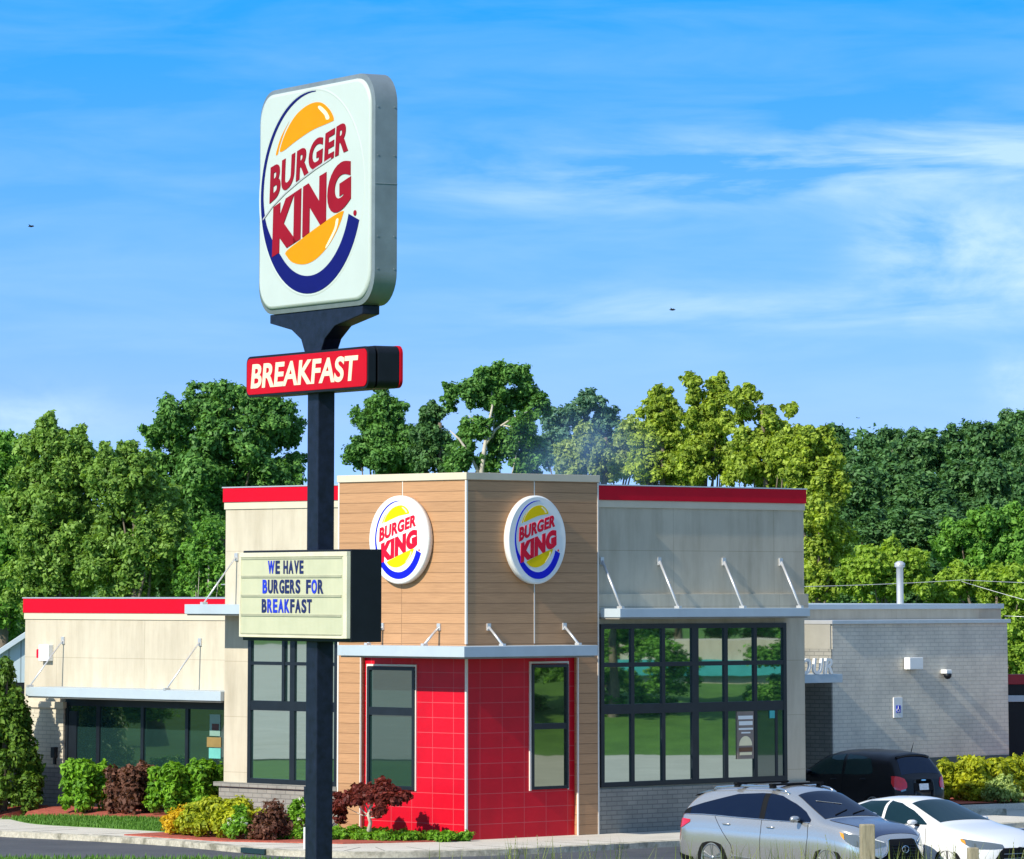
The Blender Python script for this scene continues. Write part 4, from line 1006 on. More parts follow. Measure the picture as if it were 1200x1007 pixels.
# ------------------------------------------------------------------ clipped and loose shrubs
def shrub(name, label, cat, u, v, z, clumps, n, leaf, lm, seed, group=None, bounds=None, stems=5, bark='bark', extra=None, squash=1.0, shell=.55):
    o = empty(name, W(u, v, z), RZ); tag(o, label, cat, group)
    cm = link_mesh('foliage', tree_mesh('foliage', clumps, n, leaf, seed, shell=shell, bounds=bounds, squash=squash), L_[lm], o)
    mb = MB(); mb.smooth = True; r_ = random.Random(seed)
    for k in range(stems):
        c = clumps[k % len(clumps)]
        mb.tube([(r_.uniform(-.06, .06) + c[0]*.5, r_.uniform(-.06, .06) + c[1]*.5, -0.05), (c[0]*.7, c[1]*.7, c[2]*.5), (c[0], c[1], c[2])], [.018, .013, .006], 5)
    mb.build('stem', m[bark], o)
    return o
def boxy(a, b, h, seed):
    r_ = random.Random(seed); o = []
    for i in range(30): o.append((r_.uniform(-a, a) * .8, r_.uniform(-b, b) * .8, r_.uniform(.12, .88) * h, r_.uniform(.16, .24)))
    for s in (-1, 1):
        for t in (-1, 1):
            for q in (.2, .5, .8): o.append((s*a*.78, t*b*.78, q*h, .2))
    return o
GHd = 'clipped bushes along the wing windows'
shrub('clipped_bush', 'bright green clipped bush nearest the brick pier', 'bush', -0.25, 11.85, 0.2, boxy(.32, .40, 1.12, 1), 9000, .085, 'box', 11, GHd)
shrub('clipped_bush', 'brown leaved clipped bush between the green ones', 'bush', -0.25, 10.30, 0.2, boxy(.32, .45, 1.06, 2), 9000, .085, 'brown', 12, GHd)
shrub('clipped_bush', 'bright green clipped bush just right of the brown one', 'bush', -0.15, 9.02, 0.2, boxy(.32, .38, 1.12, 3), 9000, .085, 'box', 13, GHd)
shrub('clipped_bush', 'bright green clipped bush against the corner of the hall', 'bush', 0.32, 8.60, 0.2, boxy(.32, .40, 1.14, 4), 9000, .085, 'box', 14, GHd)
def mound(a, b, h, seed, n=34, r0=.15, r1=.25):
    r_ = random.Random(seed); o = []
    while len(o) < n:
        x, y = r_.uniform(-1, 1), r_.uniform(-1, 1); q = x*x + y*y
        if q < 1: o.append((x*a, y*b, h * (0.2 + 0.62 * (1 - q) * r_.uniform(.25, 1)), r_.uniform(r0, r1)))
    return o
GS = 'low shrubs in front of the hall'
shrub('loose_shrub', 'wide yellow green shrub in the bed in front of the hall', 'shrub', -2.6, 4.40, 0.0, mound(.6, 1.15, 1.0, 5, 54), 14000, .075, 'boxyel', 21, GS)
shrub('loose_shrub', 'golden yellow shrub at the left end of the wide one', 'shrub', -2.75, 5.62, 0.0, mound(.28, .20, .72, 6, 16), 3600, .06, 'gold', 22, GS)
shrub('loose_shrub', 'dull red brown shrub at the right end of the wide one', 'shrub', -2.75, 2.80, 0.0, mound(.32, .34, .82, 7, 20), 4200, .065, 'brown', 23, GS)
def rose(label, u, v, h, seed):
    o = shrub('rose_bush', label, 'rose bush', u, v, 0.0, mound(.28, .3, h, seed, 14, .10, .18), 2600, .06, 'box', seed, 'rose bushes')
    cl = [(c[0] + random.Random(i).uniform(-.12, .12), c[1] - .05, c[2] + .12, .04) for i, c in enumerate(mound(.28, .3, h, seed + 1, 11))]
    link_mesh('blossom', tree_mesh('blossom', cl, 160, .055, seed), L_['petal'], o)
rose('white flowering rose bush between the yellow and the brown shrub', -3.1, 3.35, .74, 31)
rose('tall white flowering rose bush just left of the sign pole', -1.0, 3.9, 1.1, 41)
# purple leaved maple
mp = empty('dwarf_maple', W(-1.35, 1.42, 0.10), RZ); tag(mp, 'dwarf maroon maple with a spreading crown before the red tiles', 'tree')
mc = [(random.Random(i).uniform(-.35, .35), random.Random(i + 90).uniform(-.80, .80), 0, 0) for i in range(46)]
mc = [(x, y, .98 - .42 * (y*y) - .3*x*x + random.Random(i).uniform(-.28, .10), random.Random(i+7).uniform(.10, .19)) for i, (x, y, _, _) in enumerate(mc)]
mc += [(-.1, .78 - .02 * k, .75 - .15 * k, .14) for k in range(4)]
link_mesh('crown', tree_mesh('crown', mc, 9000, .075, 77, squash=.75), L_['maroon'], mp)
link_mesh('trunk', trunk_mesh('trunk', .8, .05, [c[:3] for c in mc[:12]], 4), m['palebark'], mp)
# low juniper along the foot of the hall and tower: nobody could count the sprigs
jc = []
r_ = random.Random(3)
for i in range(210):
    v = r_.uniform(-0.15, 3.5); u = r_.uniform(-1.0 - .55 * max(0, v), -0.25) if v > 0.3 else r_.uniform(-0.75, -0.1)
    jc.append((u, v, r_.uniform(.02, .12), r_.uniform(.09, .17)))
o = link_mesh('juniper_cover', tree_mesh('juniper_cover', jc, 24000, .06, 15, squash=.8), L_['box'], None, CORNER, RZ); tag(o, 'low green juniper cover along the walk', 'ground cover', None, 'stuff')
# evergreen column beside the pier
ac = []
r_ = random.Random(9)
for i in range(90):
    t = r_.random() ** 0.8; w_ = 1.02 * (1 - t) ** .8 + .05; a = r_.uniform(0, 6.283)
    ac.append((math.cos(a) * w_ * .72, math.sin(a) * w_ * .72, .12 + t * 3.15, .16 + .16 * (1 - t)))
av = empty('evergreen_column', W(-0.35, 14.6, .08), RZ); tag(av, 'tall cone shaped evergreen beside the brick pier', 'evergreen')
link_mesh('foliage', tree_mesh('foliage', ac, 26000, .085, 33, squash=1.3), L_['cedar'], av)
mb = MB(); mb.smooth = True; mb.tube([(0, 0, -.1), (0, 0, 1.4), (.03, 0, 3.3)], [.09, .06, .02], 7); mb.build('trunk', m['bark'], av)
# hedge on the right island
shrub('island_hedge', 'long yellow green hedge on the planting island at the right', 'hedge', 21.55, 4.3, 0.05, boxy(1.9, .62, .98, 8) + boxy(1.9, .62, .98, 18) + boxy(1.8, .6, .9, 28), 22000, .10, 'boxyel', 51)
shrub('small_shrub', 'small dull green shrub in front of the island hedge', 'shrub', 20.3, 3.25, 0.05, mound(.42, .42, .62, 19, 16), 3800, .075, 'pale', 52)

# ------------------------------------------------------------------ grass blades
def blades(name, pts, hmin, hmax, wid, mat, seed, label, lean=.35):
    rng = np.random.default_rng(seed); n = len(pts); p = np.array(pts, float)
    h = hmin + (hmax - hmin) * rng.random(n) ** 1.6; a = rng.random(n) * 6.283
    dx = np.stack([np.cos(a), np.sin(a), np.zeros(n)], 1); ln = np.stack([np.cos(a + 1.6), np.sin(a + 1.6), np.zeros(n)], 1) * (lean * h * rng.random(n))[:, None]
    up = np.stack([np.zeros(n), np.zeros(n), h], 1); w_ = wid * (0.6 + 0.8 * rng.random(n))[:, None]
    q = [p - dx * w_, p + dx * w_, p + up * .55 + ln * .3 + dx * w_ * .7, p + up * .55 + ln * .3 - dx * w_ * .7, p + up + ln]
    V_ = np.stack(q, 1).reshape(-1, 3); me = bpy.data.meshes.new(name)
    fs = []
    for i in range(n): b = 5 * i; fs += [(b, b+1, b+2, b+3), (b+3, b+2, b+4)]
    me.from_pydata([tuple(v) for v in V_], [], fs)
    at = me.attributes.new('tone', 'FLOAT', 'FACE'); at.data.foreach_set('value', np.repeat(rng.random(n), 2).astype(np.float32))
    o = link_mesh(name, me, m[mat]); return tag(o, label, 'grass', None, 'stuff')
rng3 = np.random.default_rng(4)
def inside(poly, x, y):
    c = False
    for i in range(len(poly)):
        (x1, y1), (x2, y2) = poly[i-1], poly[i]
        if (y1 > y) != (y2 > y) and x < (x2-x1)*(y-y1)/(y2-y1) + x1: c = not c
    return c
pl = []
while len(pl) < 9000:
    x, y = rng3.uniform(-11.2, -4.5), rng3.uniform(98.5, 107)
    if inside(lawn, x, y): pl.append((x, y, bedz(x, y)))
blades('lawn_grass', pl, .04, .09, .012, 'lawnblade', 2, 'mown grass of the small lawn by the walk')
pv = []
while len(pv) < 9000:
    x, y = rng3.uniform(-11.5, -2.2), rng3.uniform(89.3, 93.2)
    if not inside(asph, x, y): pv.append((x, y, gz(x, y)))
blades('verge_grass', pv, .06, .17, .014, 'lawnblade', 3, 'rough grass of the near verge')
# tall weeds at the foot of the picture, in front of the cars
pw = []
for (cx, cy, sx, n) in ((0.35, 79.5, .55, 130), (1.2, 79, .6, 90), (2.2, 79.5, .5, 40), (-.4, 79, .5, 50), (3.4, 78.5, .6, 120), (4.4, 79, .7, 170), (5.4, 78.5, .7, 200), (6.4, 79, .7, 160), (7.4, 78.5, .7, 110), (8.3, 79, .6, 70)):
    for i in range(n): pw.append((rng3.normal(cx, sx), rng3.normal(cy, .5), -.12))
blades('tall_weed', pw, .55, 1.15, .011, 'blade', 6, 'tall pale weeds at the foot of the picture in front of the cars', .55)
def seedheads():
    rng = random.Random(12); mb = MB()
    for i in range(26):
        x, y = rng.choice(pw)[:2]; h = rng.uniform(.6, 1.05); lx, ly = rng.uniform(-.2, .2), rng.uniform(-.1, .1)
        mb.tube([(x, y, -.12), (x + lx*.4, y + ly*.4, h*.6), (x + lx, y + ly, h)], [.006, .005, .003], 4)
        for k in range(6): 
            t = .72 + .28*k/5; q = (x + lx*t, y + ly*t, h*t)
            mb.add([(q[0]-.008, q[1], q[2]), (q[0], q[1]-.008, q[2]-.015), (q[0]+.008, q[1], q[2]), (q[0], q[1], q[2]+.025)], [(0, 1, 2, 3)])
    return mb
o = seedheads().build('weed_stalk', plain('dry stalk', (0.20, 0.22, 0.08), 0.8)); tag(o, 'dry seeding stalks among the tall weeds', 'weeds', None, 'stuff')
# two wooden posts by the weeds
def post(x, y, h, label, w_=.115):
    mb = MB(); mb.box(-w_, w_, -.08, .08, -0.3, h); o = mb.build('wooden_post', m['oldwood'], None, (x, y, 0), R(8), bevel=0.02); tag(o, label, 'post', 'wooden posts in the weeds')
    return o
p1 = post(5.72, 78.0, 1.25, 'taller weathered wooden post in front of the silver car')
p2 = post(7.42, 78.0, .88, 'shorter greenish wooden post in front of the white car', .085)

# ================================================================== parked cars
class CarBody:
    """a lofted body: side profile, plan outline and cross-section; x forward, y left, z up"""
    def __init__(s, Lh, W0, xs_f, xs_r, top, belt, bot, ef=2.6, er=3.2, tumble=.22, lean_f=.12, lean_r=.08, crease=1.0):
        s.Lh, s.W0, s.xf, s.xr, s.ef, s.er, s.tumble, s.lean_f, s.lean_r, s.crease = Lh, W0, xs_f, xs_r, ef, er, tumble, lean_f, lean_r, crease
        g = np.linspace(-Lh - .3, Lh + .3, 700); dx = g[1] - g[0]
        def sm(pts, sig):
            v = np.interp(g, [p[0] for p in pts], [p[1] for p in pts])
            k = np.arange(-60, 61) * dx; w = np.exp(-k*k/(2*sig*sig)); w /= w.sum()
            return np.convolve(np.pad(v, 60, mode='edge'), w, 'valid')
        s.g = g; s.top = sm(top, .055); s.belt = np.minimum(sm(belt, .07), s.top - .035); s.bot = sm(bot, .05)
    def zr(s, x): return float(np.interp(x, s.g, s.top))
    def zb(s, x): return float(np.interp(x, s.g, s.belt))
    def z0(s, x): return float(np.interp(x, s.g, s.bot))
    def plan(s, x):
        if x >= 0: d = max(0, (x - s.xf) / (s.Lh - s.xf)); e = s.ef
        else: d = max(0, (-x - s.xr) / (s.Lh - s.xr)); e = s.er
        return s.W0 * max(0.0, 1 - min(1, d) ** e) ** (1 / e)
    def low(s, t): return float(np.interp(t, [0, .10, .30, .52, .70, .80, .90, 1.0], [.905, .965, .985, 1.0, .998, .985, .972, .952]))
    def ys(s, x, z):
        w = s.plan(x); zb, zr, z0 = s.zb(x), s.zr(x), s.z0(x)
        if z <= zb: return w * s.low((z - z0) / max(1e-4, zb - z0))
        h = zr - zb; q = min(1, h / .42); k = s.tumble * q; n = 2.4 + 5.6 * q
        t = min(1.0, (z - zb) / max(1e-4, h))
        return w * .952 * (1 - k * t) * max(0.0, 1 - t ** n) ** .5
    def zs(s, x, y):
        """height of the upper surface at (x, y)"""
        a, b = s.zb(x), s.zr(x)
        for _ in range(40):
            c = (a + b) / 2
            if s.ys(x, c) > abs(y): a = c
            else: b = c
        return (a + b) / 2
    def xe(s, y, z, front=True):
        """x of the nose (or tail) surface at (y, z)"""
        a, b = (0.0, s.Lh)
        for _ in range(40):
            c = (a + b) / 2
            if s.ys(c if front else -c, z) > abs(y): a = c
            else: b = c
        return (a + b) / 2 * (1 if front else -1)
    def wrap(s, a, z, front, sgn):
        """a point that runs along the nose or tail and round its corner on to the side (a beyond 0.9)"""
        ym = s.W0 * .999 * (s.ys(0, min(z, s.zb(0) - .01)) / s.W0); sd = 1 if front else -1
        if a <= .9: y = a * ym; return (s.xe(y, z, front), y * sgn, z)
        x = s.xe(.9 * ym, z, front) - sd * (a - .9) * 1.4
        return (x, s.ys(x, z) * sgn, z)
    def warp(s, p):
        x, y, z = p
        if x > s.xf: x -= s.lean_f * max(0, z - .55) * ((x - s.xf) / (s.Lh - s.xf)) ** 2
        if -x > s.xr: x += s.lean_r * max(0, z - .60) * ((-x - s.xr) / (s.Lh - s.xr)) ** 2
        return (x, y, z)
    def body(s, name, mats, parent, wheels, R_, arch=.055):
        e = [1 - (1 - t) ** 2.4 for t in np.linspace(0, 1, 16)]
        xs = [-s.xr - (s.Lh - s.xr) * q for q in reversed(e[1:])] + list(np.linspace(-s.xr, s.xf, 46)) + [s.xf + (s.Lh - s.xf) * q for q in e[1:]]
        xs[0] += .002; xs[-1] -= .002
        rows = []
        for x in xs:
            zb, zr, z0 = s.zb(x), s.zr(x), s.z0(x); r = [(0.0, z0 + .0), (s.plan(x) * .6, z0)]
            for t in [0, .05, .10, .2, .3, .4, .52, .6, .7, .76, .8, .84, .9, .95]: z = z0 + (zb - z0) * t; r.append((s.ys(x, z), z))
            for t in [0, .1, .22, .36, .5, .64, .76, .86, .93, .97, .99, .998]: z = zb + (zr - zb) * t; r.append((s.ys(x, z + 1e-6), z))
            r.append((0.0, zr)); 
            half = [s.warp((x, y, z)) for y, z in r]
            rows.append(half + [(p[0], -p[1], p[2]) for p in reversed(half[1:-1])])
        mb = MB(); mb.smooth = True; mb.grid(rows, close=True); n = len(rows[0])
        b = len(rows) * n
        mb.f.append(tuple(range(n))); mb.f.append(tuple((len(rows)-1)*n + k for k in range(n-1, -1, -1))); mb.mi += [0, 0]; mb.sm += [True, True]
        o = mb.build(name, mats, parent, weld=True)
        cut = MB()
        for wx in wheels:
            for sd in (1, -1):
                y0, y1 = sd * (s.W0 - .30), sd * (s.W0 + .2)
                cut.lathe([(.001, y0), (R_ + arch, y0), (R_ + arch, y1), (.001, y1)], 40, 'y', (wx, 0, R_))
        c = cut.build('cutter', [], None, weld=True)
        md = o.modifiers.new('b', 'BOOLEAN'); md.operation = 'DIFFERENCE'; md.object = c; md.solver = 'EXACT'
        dg = bpy.context.evaluated_depsgraph_get(); dg.update()
        me = bpy.data.meshes.new_from_object(o.evaluated_get(dg)); o.modifiers.clear(); old = o.data; o.data = me; bpy.data.meshes.remove(old)
        cd = c.data; bpy.data.objects.remove(c); bpy.data.meshes.remove(cd)
        for p in me.polygons:
            cx, cy, cz = p.center
            p.use_smooth = True
            for wx in wheels:
                dd = math.hypot(cx - wx, cz - R_)
                if (abs(dd - R_ - arch) < .012 and abs(p.normal.y) < .3 and abs(cy) > s.W0 - .33) or (dd < R_ + arch and s.W0 - .33 < abs(cy) < s.W0 - .26 and abs(p.normal.y) > .8): p.material_index = 1; p.use_smooth = False
        return o
    def patch(s, name, fn, rows, mat, parent, off=.006, mirror=False, nu=10):
        """fn(a, z) -> point on the surface; rows (a, zlo, zhi); a skin a few mm proud, closed at its edges"""
        A = np.array([r[0] for r in rows]); aa = np.unique(np.concatenate([np.linspace(A[0], A[-1], max(len(rows), 14)), A]))
        lo = np.interp(aa, A, [r[1] for r in rows]); hi = np.interp(aa, A, [r[2] for r in rows])
        g = [[Vector(s.warp(fn(a, l + (h - l) * t))) for t in np.linspace(0, 1, nu)] for a, l, h in zip(aa, lo, hi)]
        out = []
        for i in range(len(g)):
            row = []
            for j in range(nu):
                du = g[min(i+1, len(g)-1)][j] - g[max(i-1, 0)][j]; dv = g[i][min(j+1, nu-1)] - g[i][max(j-1, 0)]
                nn = du.cross(dv)
                if nn.length < 1e-9: nn = g[i][j] - Vector((g[i][j].x, 0, .7))
                nn.normalize()
                ref = Vector((g[i][j].x * .35, g[i][j].y, (g[i][j].z - .8) * 1.2))
                if nn.dot(ref) < 0: nn = -nn
                row.append(g[i][j] + nn * off)
            out.append(row)
        rim_o = out[0] + [r[-1] for r in out[1:]] + out[-1][::-1][1:] + [r[0] for r in out[::-1]][1:-1]
        rim_i = g[0] + [r[-1] for r in g[1:]] + g[-1][::-1][1:] + [r[0] for r in g[::-1]][1:-1]
        for sgn in ((-1, 1) if mirror else (1,)):      # the skin, then its edges down into the body
            mb = MB(); mb.smooth = True; mb.grid([[(p.x, p.y * sgn, p.z) for p in r] for r in out]); mb.smooth = False
            mb.grid([[(p.x, p.y * sgn, p.z) for p in rim_o], [(p.x, p.y * sgn, p.z) for p in rim_i]], close=True)
            o = mb.build(name, mat, parent)
        return o

def wheel(parent, x, sd, y, R_, rim, spokes, twin=True, mat='alloy'):
    w = empty('wheel', (x, y, R_), 0 if sd < 0 else math.pi, parent)
    mb = MB(); mb.smooth = True; t = .115
    mb.lathe([(rim + .005, -t), (rim + .03, -t - .008), (R_ - .03, -t - .004), (R_ - .006, -t + .02), (R_, -t + .05), (R_, t - .05), (R_ - .006, t - .02), (R_ - .03, t), (rim + .01, t), (rim + .005, -t)], 44, 'y')
    mb.build('tyre', m['rubber'], w)
    mb = MB(); mb.smooth = True
    mb.lathe([(rim + .008, -t - .006), (rim - .012, -t - .010), (rim - .020, -t + .012)], 40, 'y')
    mb.smooth = False
    for k in range(spokes):
        for dlt in ((-.13, .13) if twin else (0,)):
            a = 2*math.pi*k/spokes + .3; b = a + dlt
            p = Vector((math.cos(a)*.05, -t + .022, math.sin(a)*.05)); q = Vector((math.cos(b)*(rim - .012), -t + .004, math.sin(b)*(rim - .012)))
            mb.bar(p, q, .026 if twin else .042, .03, (0, 1, 0))
    mb.smooth = True; mb.lathe([(.001, -t - .002), (.035, -t), (.055, -t + .02), (.06, -t + .06)], 20, 'y')
    mb.build('rim', m[mat], w)
    mb = MB(); mb.smooth = True; mb.lathe([(.001, -t + .05), (rim - .03, -t + .05), (rim - .015, -t + .012)], 32, 'y'); mb.build('brake_disc', m['blackplastic'], w)
    return w

def seam(cb, parent, lines, mirror=True, r=.005):
    mb = MB()
    for pts in lines:
        for sgn in ((1, -1) if mirror else (-1,)):
            q = [cb.warp((x, (cb.ys(x, z) + .001) * sgn, z)) for x, z in pts]
            mb.tube(q, r, 5)
    return mb.build('door_seam', m['blackplastic'], parent)
def dense(pts, n=8):
    o = []
    for a, b in zip(pts, pts[1:]):
        for t in np.linspace(0, 1, n, endpoint=False): o.append((a[0] + (b[0]-a[0])*t, a[1] + (b[1]-a[1])*t))
    return o + [pts[-1]]
def handles(cb, parent, spots, mat):
    for x, z in spots:
        for sgn in (1, -1):
            y = cb.ys(x, z); mb = MB(); mb.smooth = True
            mb.tube([(x - .10, (y - .012)*sgn, z), (x - .07, (y + .022)*sgn, z + .004), (x + .06, (y + .024)*sgn, z + .002), (x + .10, (y - .012)*sgn, z - .004)], [.012, .016, .016, .012], 8)
            mb.build('door_handle', m[mat], parent)
def mirrors(cb, parent, x, z, mat, big=1.0):
    for sgn in (1, -1):
        y = cb.ys(x, z); mb = MB(); mb.smooth = True
        mb.lathe([(.001, -.115), (.06*big, -.10), (.085*big, -.04), (.088*big, .04), (.07*big, .085), (.001, .095)], 16, 'y', (0, 0, 0))
        mb.v = [(x - .02 + v[0]*.6, (y + .13 + v[1]*1.1)*sgn, z + .06 + v[2]*.68) for v in mb.v]
        o = mb.build('side_mirror', m[mat], parent)
        mb = MB(); mb.bar((x + .02, (y - .02)*sgn, z + .0), (x, (y + .08)*sgn, z + .02), .06, .03); mb.build('mirror_arm', m['blackplastic'], o)

def car_root(name, loc, rz, label):
    o = empty(name, loc, rz); tag(o, label, 'car'); return o
HD = math.atan2(-V.y, -V.x)

# ---------------- silver crossover
def silver_suv():
    r = car_root('parked_suv', (5.165, 86.30, -0.125), HD, 'silver crossover car with black roof rails parked in front of the hall')
    cb = CarBody(2.445, .945, 1.62, 1.78,
        [(-2.445, .98), (-2.36, 1.10), (-2.26, 1.19), (-2.02, 1.44), (-1.86, 1.55), (-1.5, 1.625), (-.9, 1.668), (-.2, 1.675), (.25, 1.62), (.48, 1.56), (1.25, 1.14), (1.32, 1.115), (1.9, 1.03), (2.2, .95), (2.38, .85), (2.445, .70)],
        [(-2.445, .93), (-2.2, 1.08), (-1.5, 1.10), (-.6, 1.055), (.4, 1.03), (1.2, 1.03), (1.9, .93), (2.445, .66)],
        [(-2.445, .36), (-2.2, .30), (-1.7, .27), (1.8, .24), (2.2, .23), (2.445, .28)], ef=2.5, er=3.0, tumble=.23, lean_f=.22, lean_r=.25)
    Rw = .37
    cb.body('body', [m['silverpaint'], m['blackplastic']], r, (1.455, -1.335), Rw)
    side = lambda x, z: (x, -cb.ys(x, z), z)
    # side glass: rear door, front door, the dark rear quarter
    cb.patch('side_window', side, [(-1.92, 1.13, 1.25), (-1.62, 1.135, 1.33), (-1.22, 1.125, 1.42), (-.85, 1.11, 1.50), (-.30, 1.095, 1.53), (-.21, 1.093, 1.53)], m['carglass'], r, .006, True)
    cb.patch('side_window', side, [(-.08, 1.09, 1.53), (.20, 1.08, 1.495), (.55, 1.075, 1.375), (.84, 1.072, 1.24), (1.02, 1.072, 1.115)], m['carglass'], r, .006, True)
    cb.patch('pillar_trim', side, [(-.205, 1.093, 1.53), (-.085, 1.09, 1.53)], m['blackplastic'], r, .005, True)
    cb.patch('quarter_panel_trim', side, [(-2.26, 1.125, 1.135), (-2.0, 1.125, 1.23), (-1.925, 1.13, 1.25)], m['blackplastic'], r, .005, True)
    mb = MB()
    for sgn in (1, -1): mb.tube([cb.warp((x, (cb.ys(x, z) + .006)*sgn, z)) for x, z in dense([(-2.2, 1.118), (-1.62, 1.125), (-1.22, 1.115), (-.85, 1.10), (-.30, 1.085), (.2, 1.07), (1.02, 1.062)], 4)], .009, 5)
    mb.build('window_trim', m['chrome'], r)
    mb = MB(); mb.smooth = True
    g = []
    for x, dz in ((-1.80, .004), (-1.95, .012), (-2.10, .012), (-2.16, -.012), (-2.08, -.035)):
        g.append([(x + .10*abs(y/.6)**2, y, cb.zs(-1.80, abs(y)*.97) - .05*max(0, (-1.8 - x))/.3 + dz) for y in np.linspace(-.60, .60, 15)])
    mb.grid(g); mb.build('roof_spoiler', m['silverpaint'], r)
    seam(cb, r, [dense([(-.14, 1.07), (-.13, .9), (-.16, .36)]), dense([(.98, 1.06), (1.0, .8), (.93, .42), (.90, .36)]), dense([(-1.28, 1.10), (-1.16, .95), (-.86, .62), (-.80, .37)])])
    handles(cb, r, ((-.97, .975), (.10, .955)), 'silverpaint')
    mirrors(cb, r, .80, 1.06, 'silverpaint')
    def ws(x0, x1, y0f, y1f, name, mat, par=r, off=.006):
        rows = [];  nn = 18
        g = []
        for i in range(nn):
            t = i / (nn - 1); x = x0 + (x1 - x0) * t; yw = y0f + (y1f - y0f) * t
            g.append([cb.warp((x, y, cb.zs(x, y) + off)) for y in np.linspace(-yw, yw, 17)])
        mb = MB(); mb.smooth = True; mb.grid(g); return mb.build(name, mat, par)
    ws(1.27, 2.30, .66, .56, 'bonnet_reflection', m['hoodreflection'], r, .007)  # skin over the silver body that carries the painted reflection
    ws(.44, 1.22, .56, .71, 'windscreen', m['carglass'])
    ws(-2.0, -2.22, .56, .66, 'rear_window', m['carglass'])
    # folded paper on the dashboard shows through the screen as a pale strip
    mb = MB(); mb.bar((.72, -.40, cb.zs(.72, -.40) + .010), (.86, .10, cb.zs(.86, .10) + .010), .05, .004); mb.build('dashboard_paper', m['white'], r)
    mb = MB()
    for y in (-.38, .08): mb.bar((1.17, y, cb.zs(1.17, y) + .018), (1.05, y + .42, cb.zs(1.05, y + .42) + .016), .02, .014)
    mb.build('wiper', m['blackplastic'], r)
    # roof rails and cross bars
    for sgn in (1, -1):
        mb = MB(); mb.smooth = True; pts = [(x, sgn*.60, cb.zs(x, .60) + dz) for x, dz in ((-1.62, .0), (-1.5, .05), (-.9, .06), (-.2, .06), (.14, .045), (.28, 0.0))]
        mb.tube(pts, .02, 8); mb.build('roof_rail', m['chrome'], r)
    for x in (-.98, -.12):
        mb = MB(); z = cb.zs(x, .6) + .085; mb.box(x - .045, x + .045, -.68, .68, z, z + .035)
        for sgn in (1, -1): mb.box(x - .05, x + .05, sgn*.57, sgn*.66, z - .05, z + .035)
        mb.build('cross_bar', m['blackplastic'], r, bevel=.008)
    # lower chrome strip, sill
    cb.patch('sill_trim', side, [(-.86, .40, .43), (.0, .335, .375), (.95, .32, .36)], m['alloy'], r, .014, True, 4)
    cb.patch('sill', side, [(-.86, .275, .33), (.0, .255, .31), (.95, .25, .31)], m['blackplastic'], r, .012, True, 4)
    cb.patch('lower_trim', side, [(-2.40, .37, .45), (-2.1, .31, .41), (-1.82, .29, .37)], m['blackplastic'], r, .010, True, 4)
    for wx in (1.455, -1.335):
        for sd in (-1, 1): wheel(r, wx, sd, sd * (.945 - .125), Rw, .245, 5)
    # tail lamps wrap the corner
    for sgn in (-1, 1):
        o = cb.patch('tail_lamp', lambda y, z, sgn=sgn: cb.wrap(y, z, False, sgn), [(.50, .94, .985), (.72, .915, 1.0), (.88, .87, 1.03), (.98, .885, 1.045), (1.14, .985, 1.03)], m['redlens'], r, .012)
        f = cb.patch('headlamp', lambda y, z, sgn=sgn: cb.wrap(y, z, True, sgn), [(.44, .70, .76), (.62, .66, .82), (.82, .66, .87), (.93, .70, .90), (1.02, .78, .92)], m['clearlens'], r, .010)
        cb.patch('lamp_strip', lambda y, z, sgn=sgn: cb.wrap(y, z, True, sgn), [(.46, .745, .76), (.64, .80, .815), (.84, .85, .862)], m['white'], f, .016, False, 3)
        cb.patch('side_marker', lambda y, z, sgn=sgn: cb.wrap(y, z, True, sgn), [(1.025, .80, .905), (1.07, .86, .925)], m['amber'], f, .018, False, 4)
        cb.patch('fog_lamp_recess', lambda y, z, sgn=sgn: cb.wrap(y, z, True, sgn), [(.55, .36, .46), (.78, .34, .58)], m['blackplastic'], r, .008)
    # spindle shaped grille
    fr = lambda y, z: (cb.xe(abs(y), z, True), y, z)
    gr = cb.patch('grille', fr, [(-.64, .28, .37), (-.52, .25, .50), (-.40, .25, .60), (-.34, .25, .785), (-.28, .25, .80), (.28, .25, .80), (.34, .25, .785), (.40, .25, .60), (.52, .25, .50), (.64, .28, .37)], m['blackplastic'], r, .012)
    mb = MB()
    for k in range(9):
        z = .30 + k * .05; w_ = .46 if z < .48 else .32
        mb.tube([cb.warp((cb.xe(abs(y), z) + .018, y, z)) for y in np.linspace(-w_, w_, 9)], .006, 5)
    mb.build('grille_bar', m['blackpaint'], gr)
    mb = MB()
    for sgn in (-1, 1):
        mb = MB(); mb.tube([cb.warp((cb.xe(y, z) + .02, y*sgn, z)) for y, z in ((.28, .81), (.345, .79), (.40, .61), (.46, .54), (.54, .49), (.66, .36))], .011, 6); mb.build('grille_surround', m['chrome'], gr)
    mb = MB(); zc = .63; xx = cb.warp((cb.xe(0.02, zc), 0, zc))[0] + .03
    mb.tube([(xx, .085*math.cos(t), zc + .058*math.sin(t)) for t in np.linspace(0, 2*math.pi, 21)], .007, 6); mb.tube([(xx, -.03, zc + .045), (xx, .005, zc - .03), (xx, -.06, zc - .03)], .007, 6)
    mb.build('badge', m['chrome'], gr)
    mb = MB(); mb.smooth = True; mb.tube([(-1.35, 0, cb.zr(-1.35) - .005), (-1.42, 0, cb.zr(-1.42) + .045), (-1.50, 0, cb.zr(-1.5) + .05)], [.03, .02, .004], 8); mb.build('antenna_fin', m['blackplastic'], r)
    return r
silver_suv()

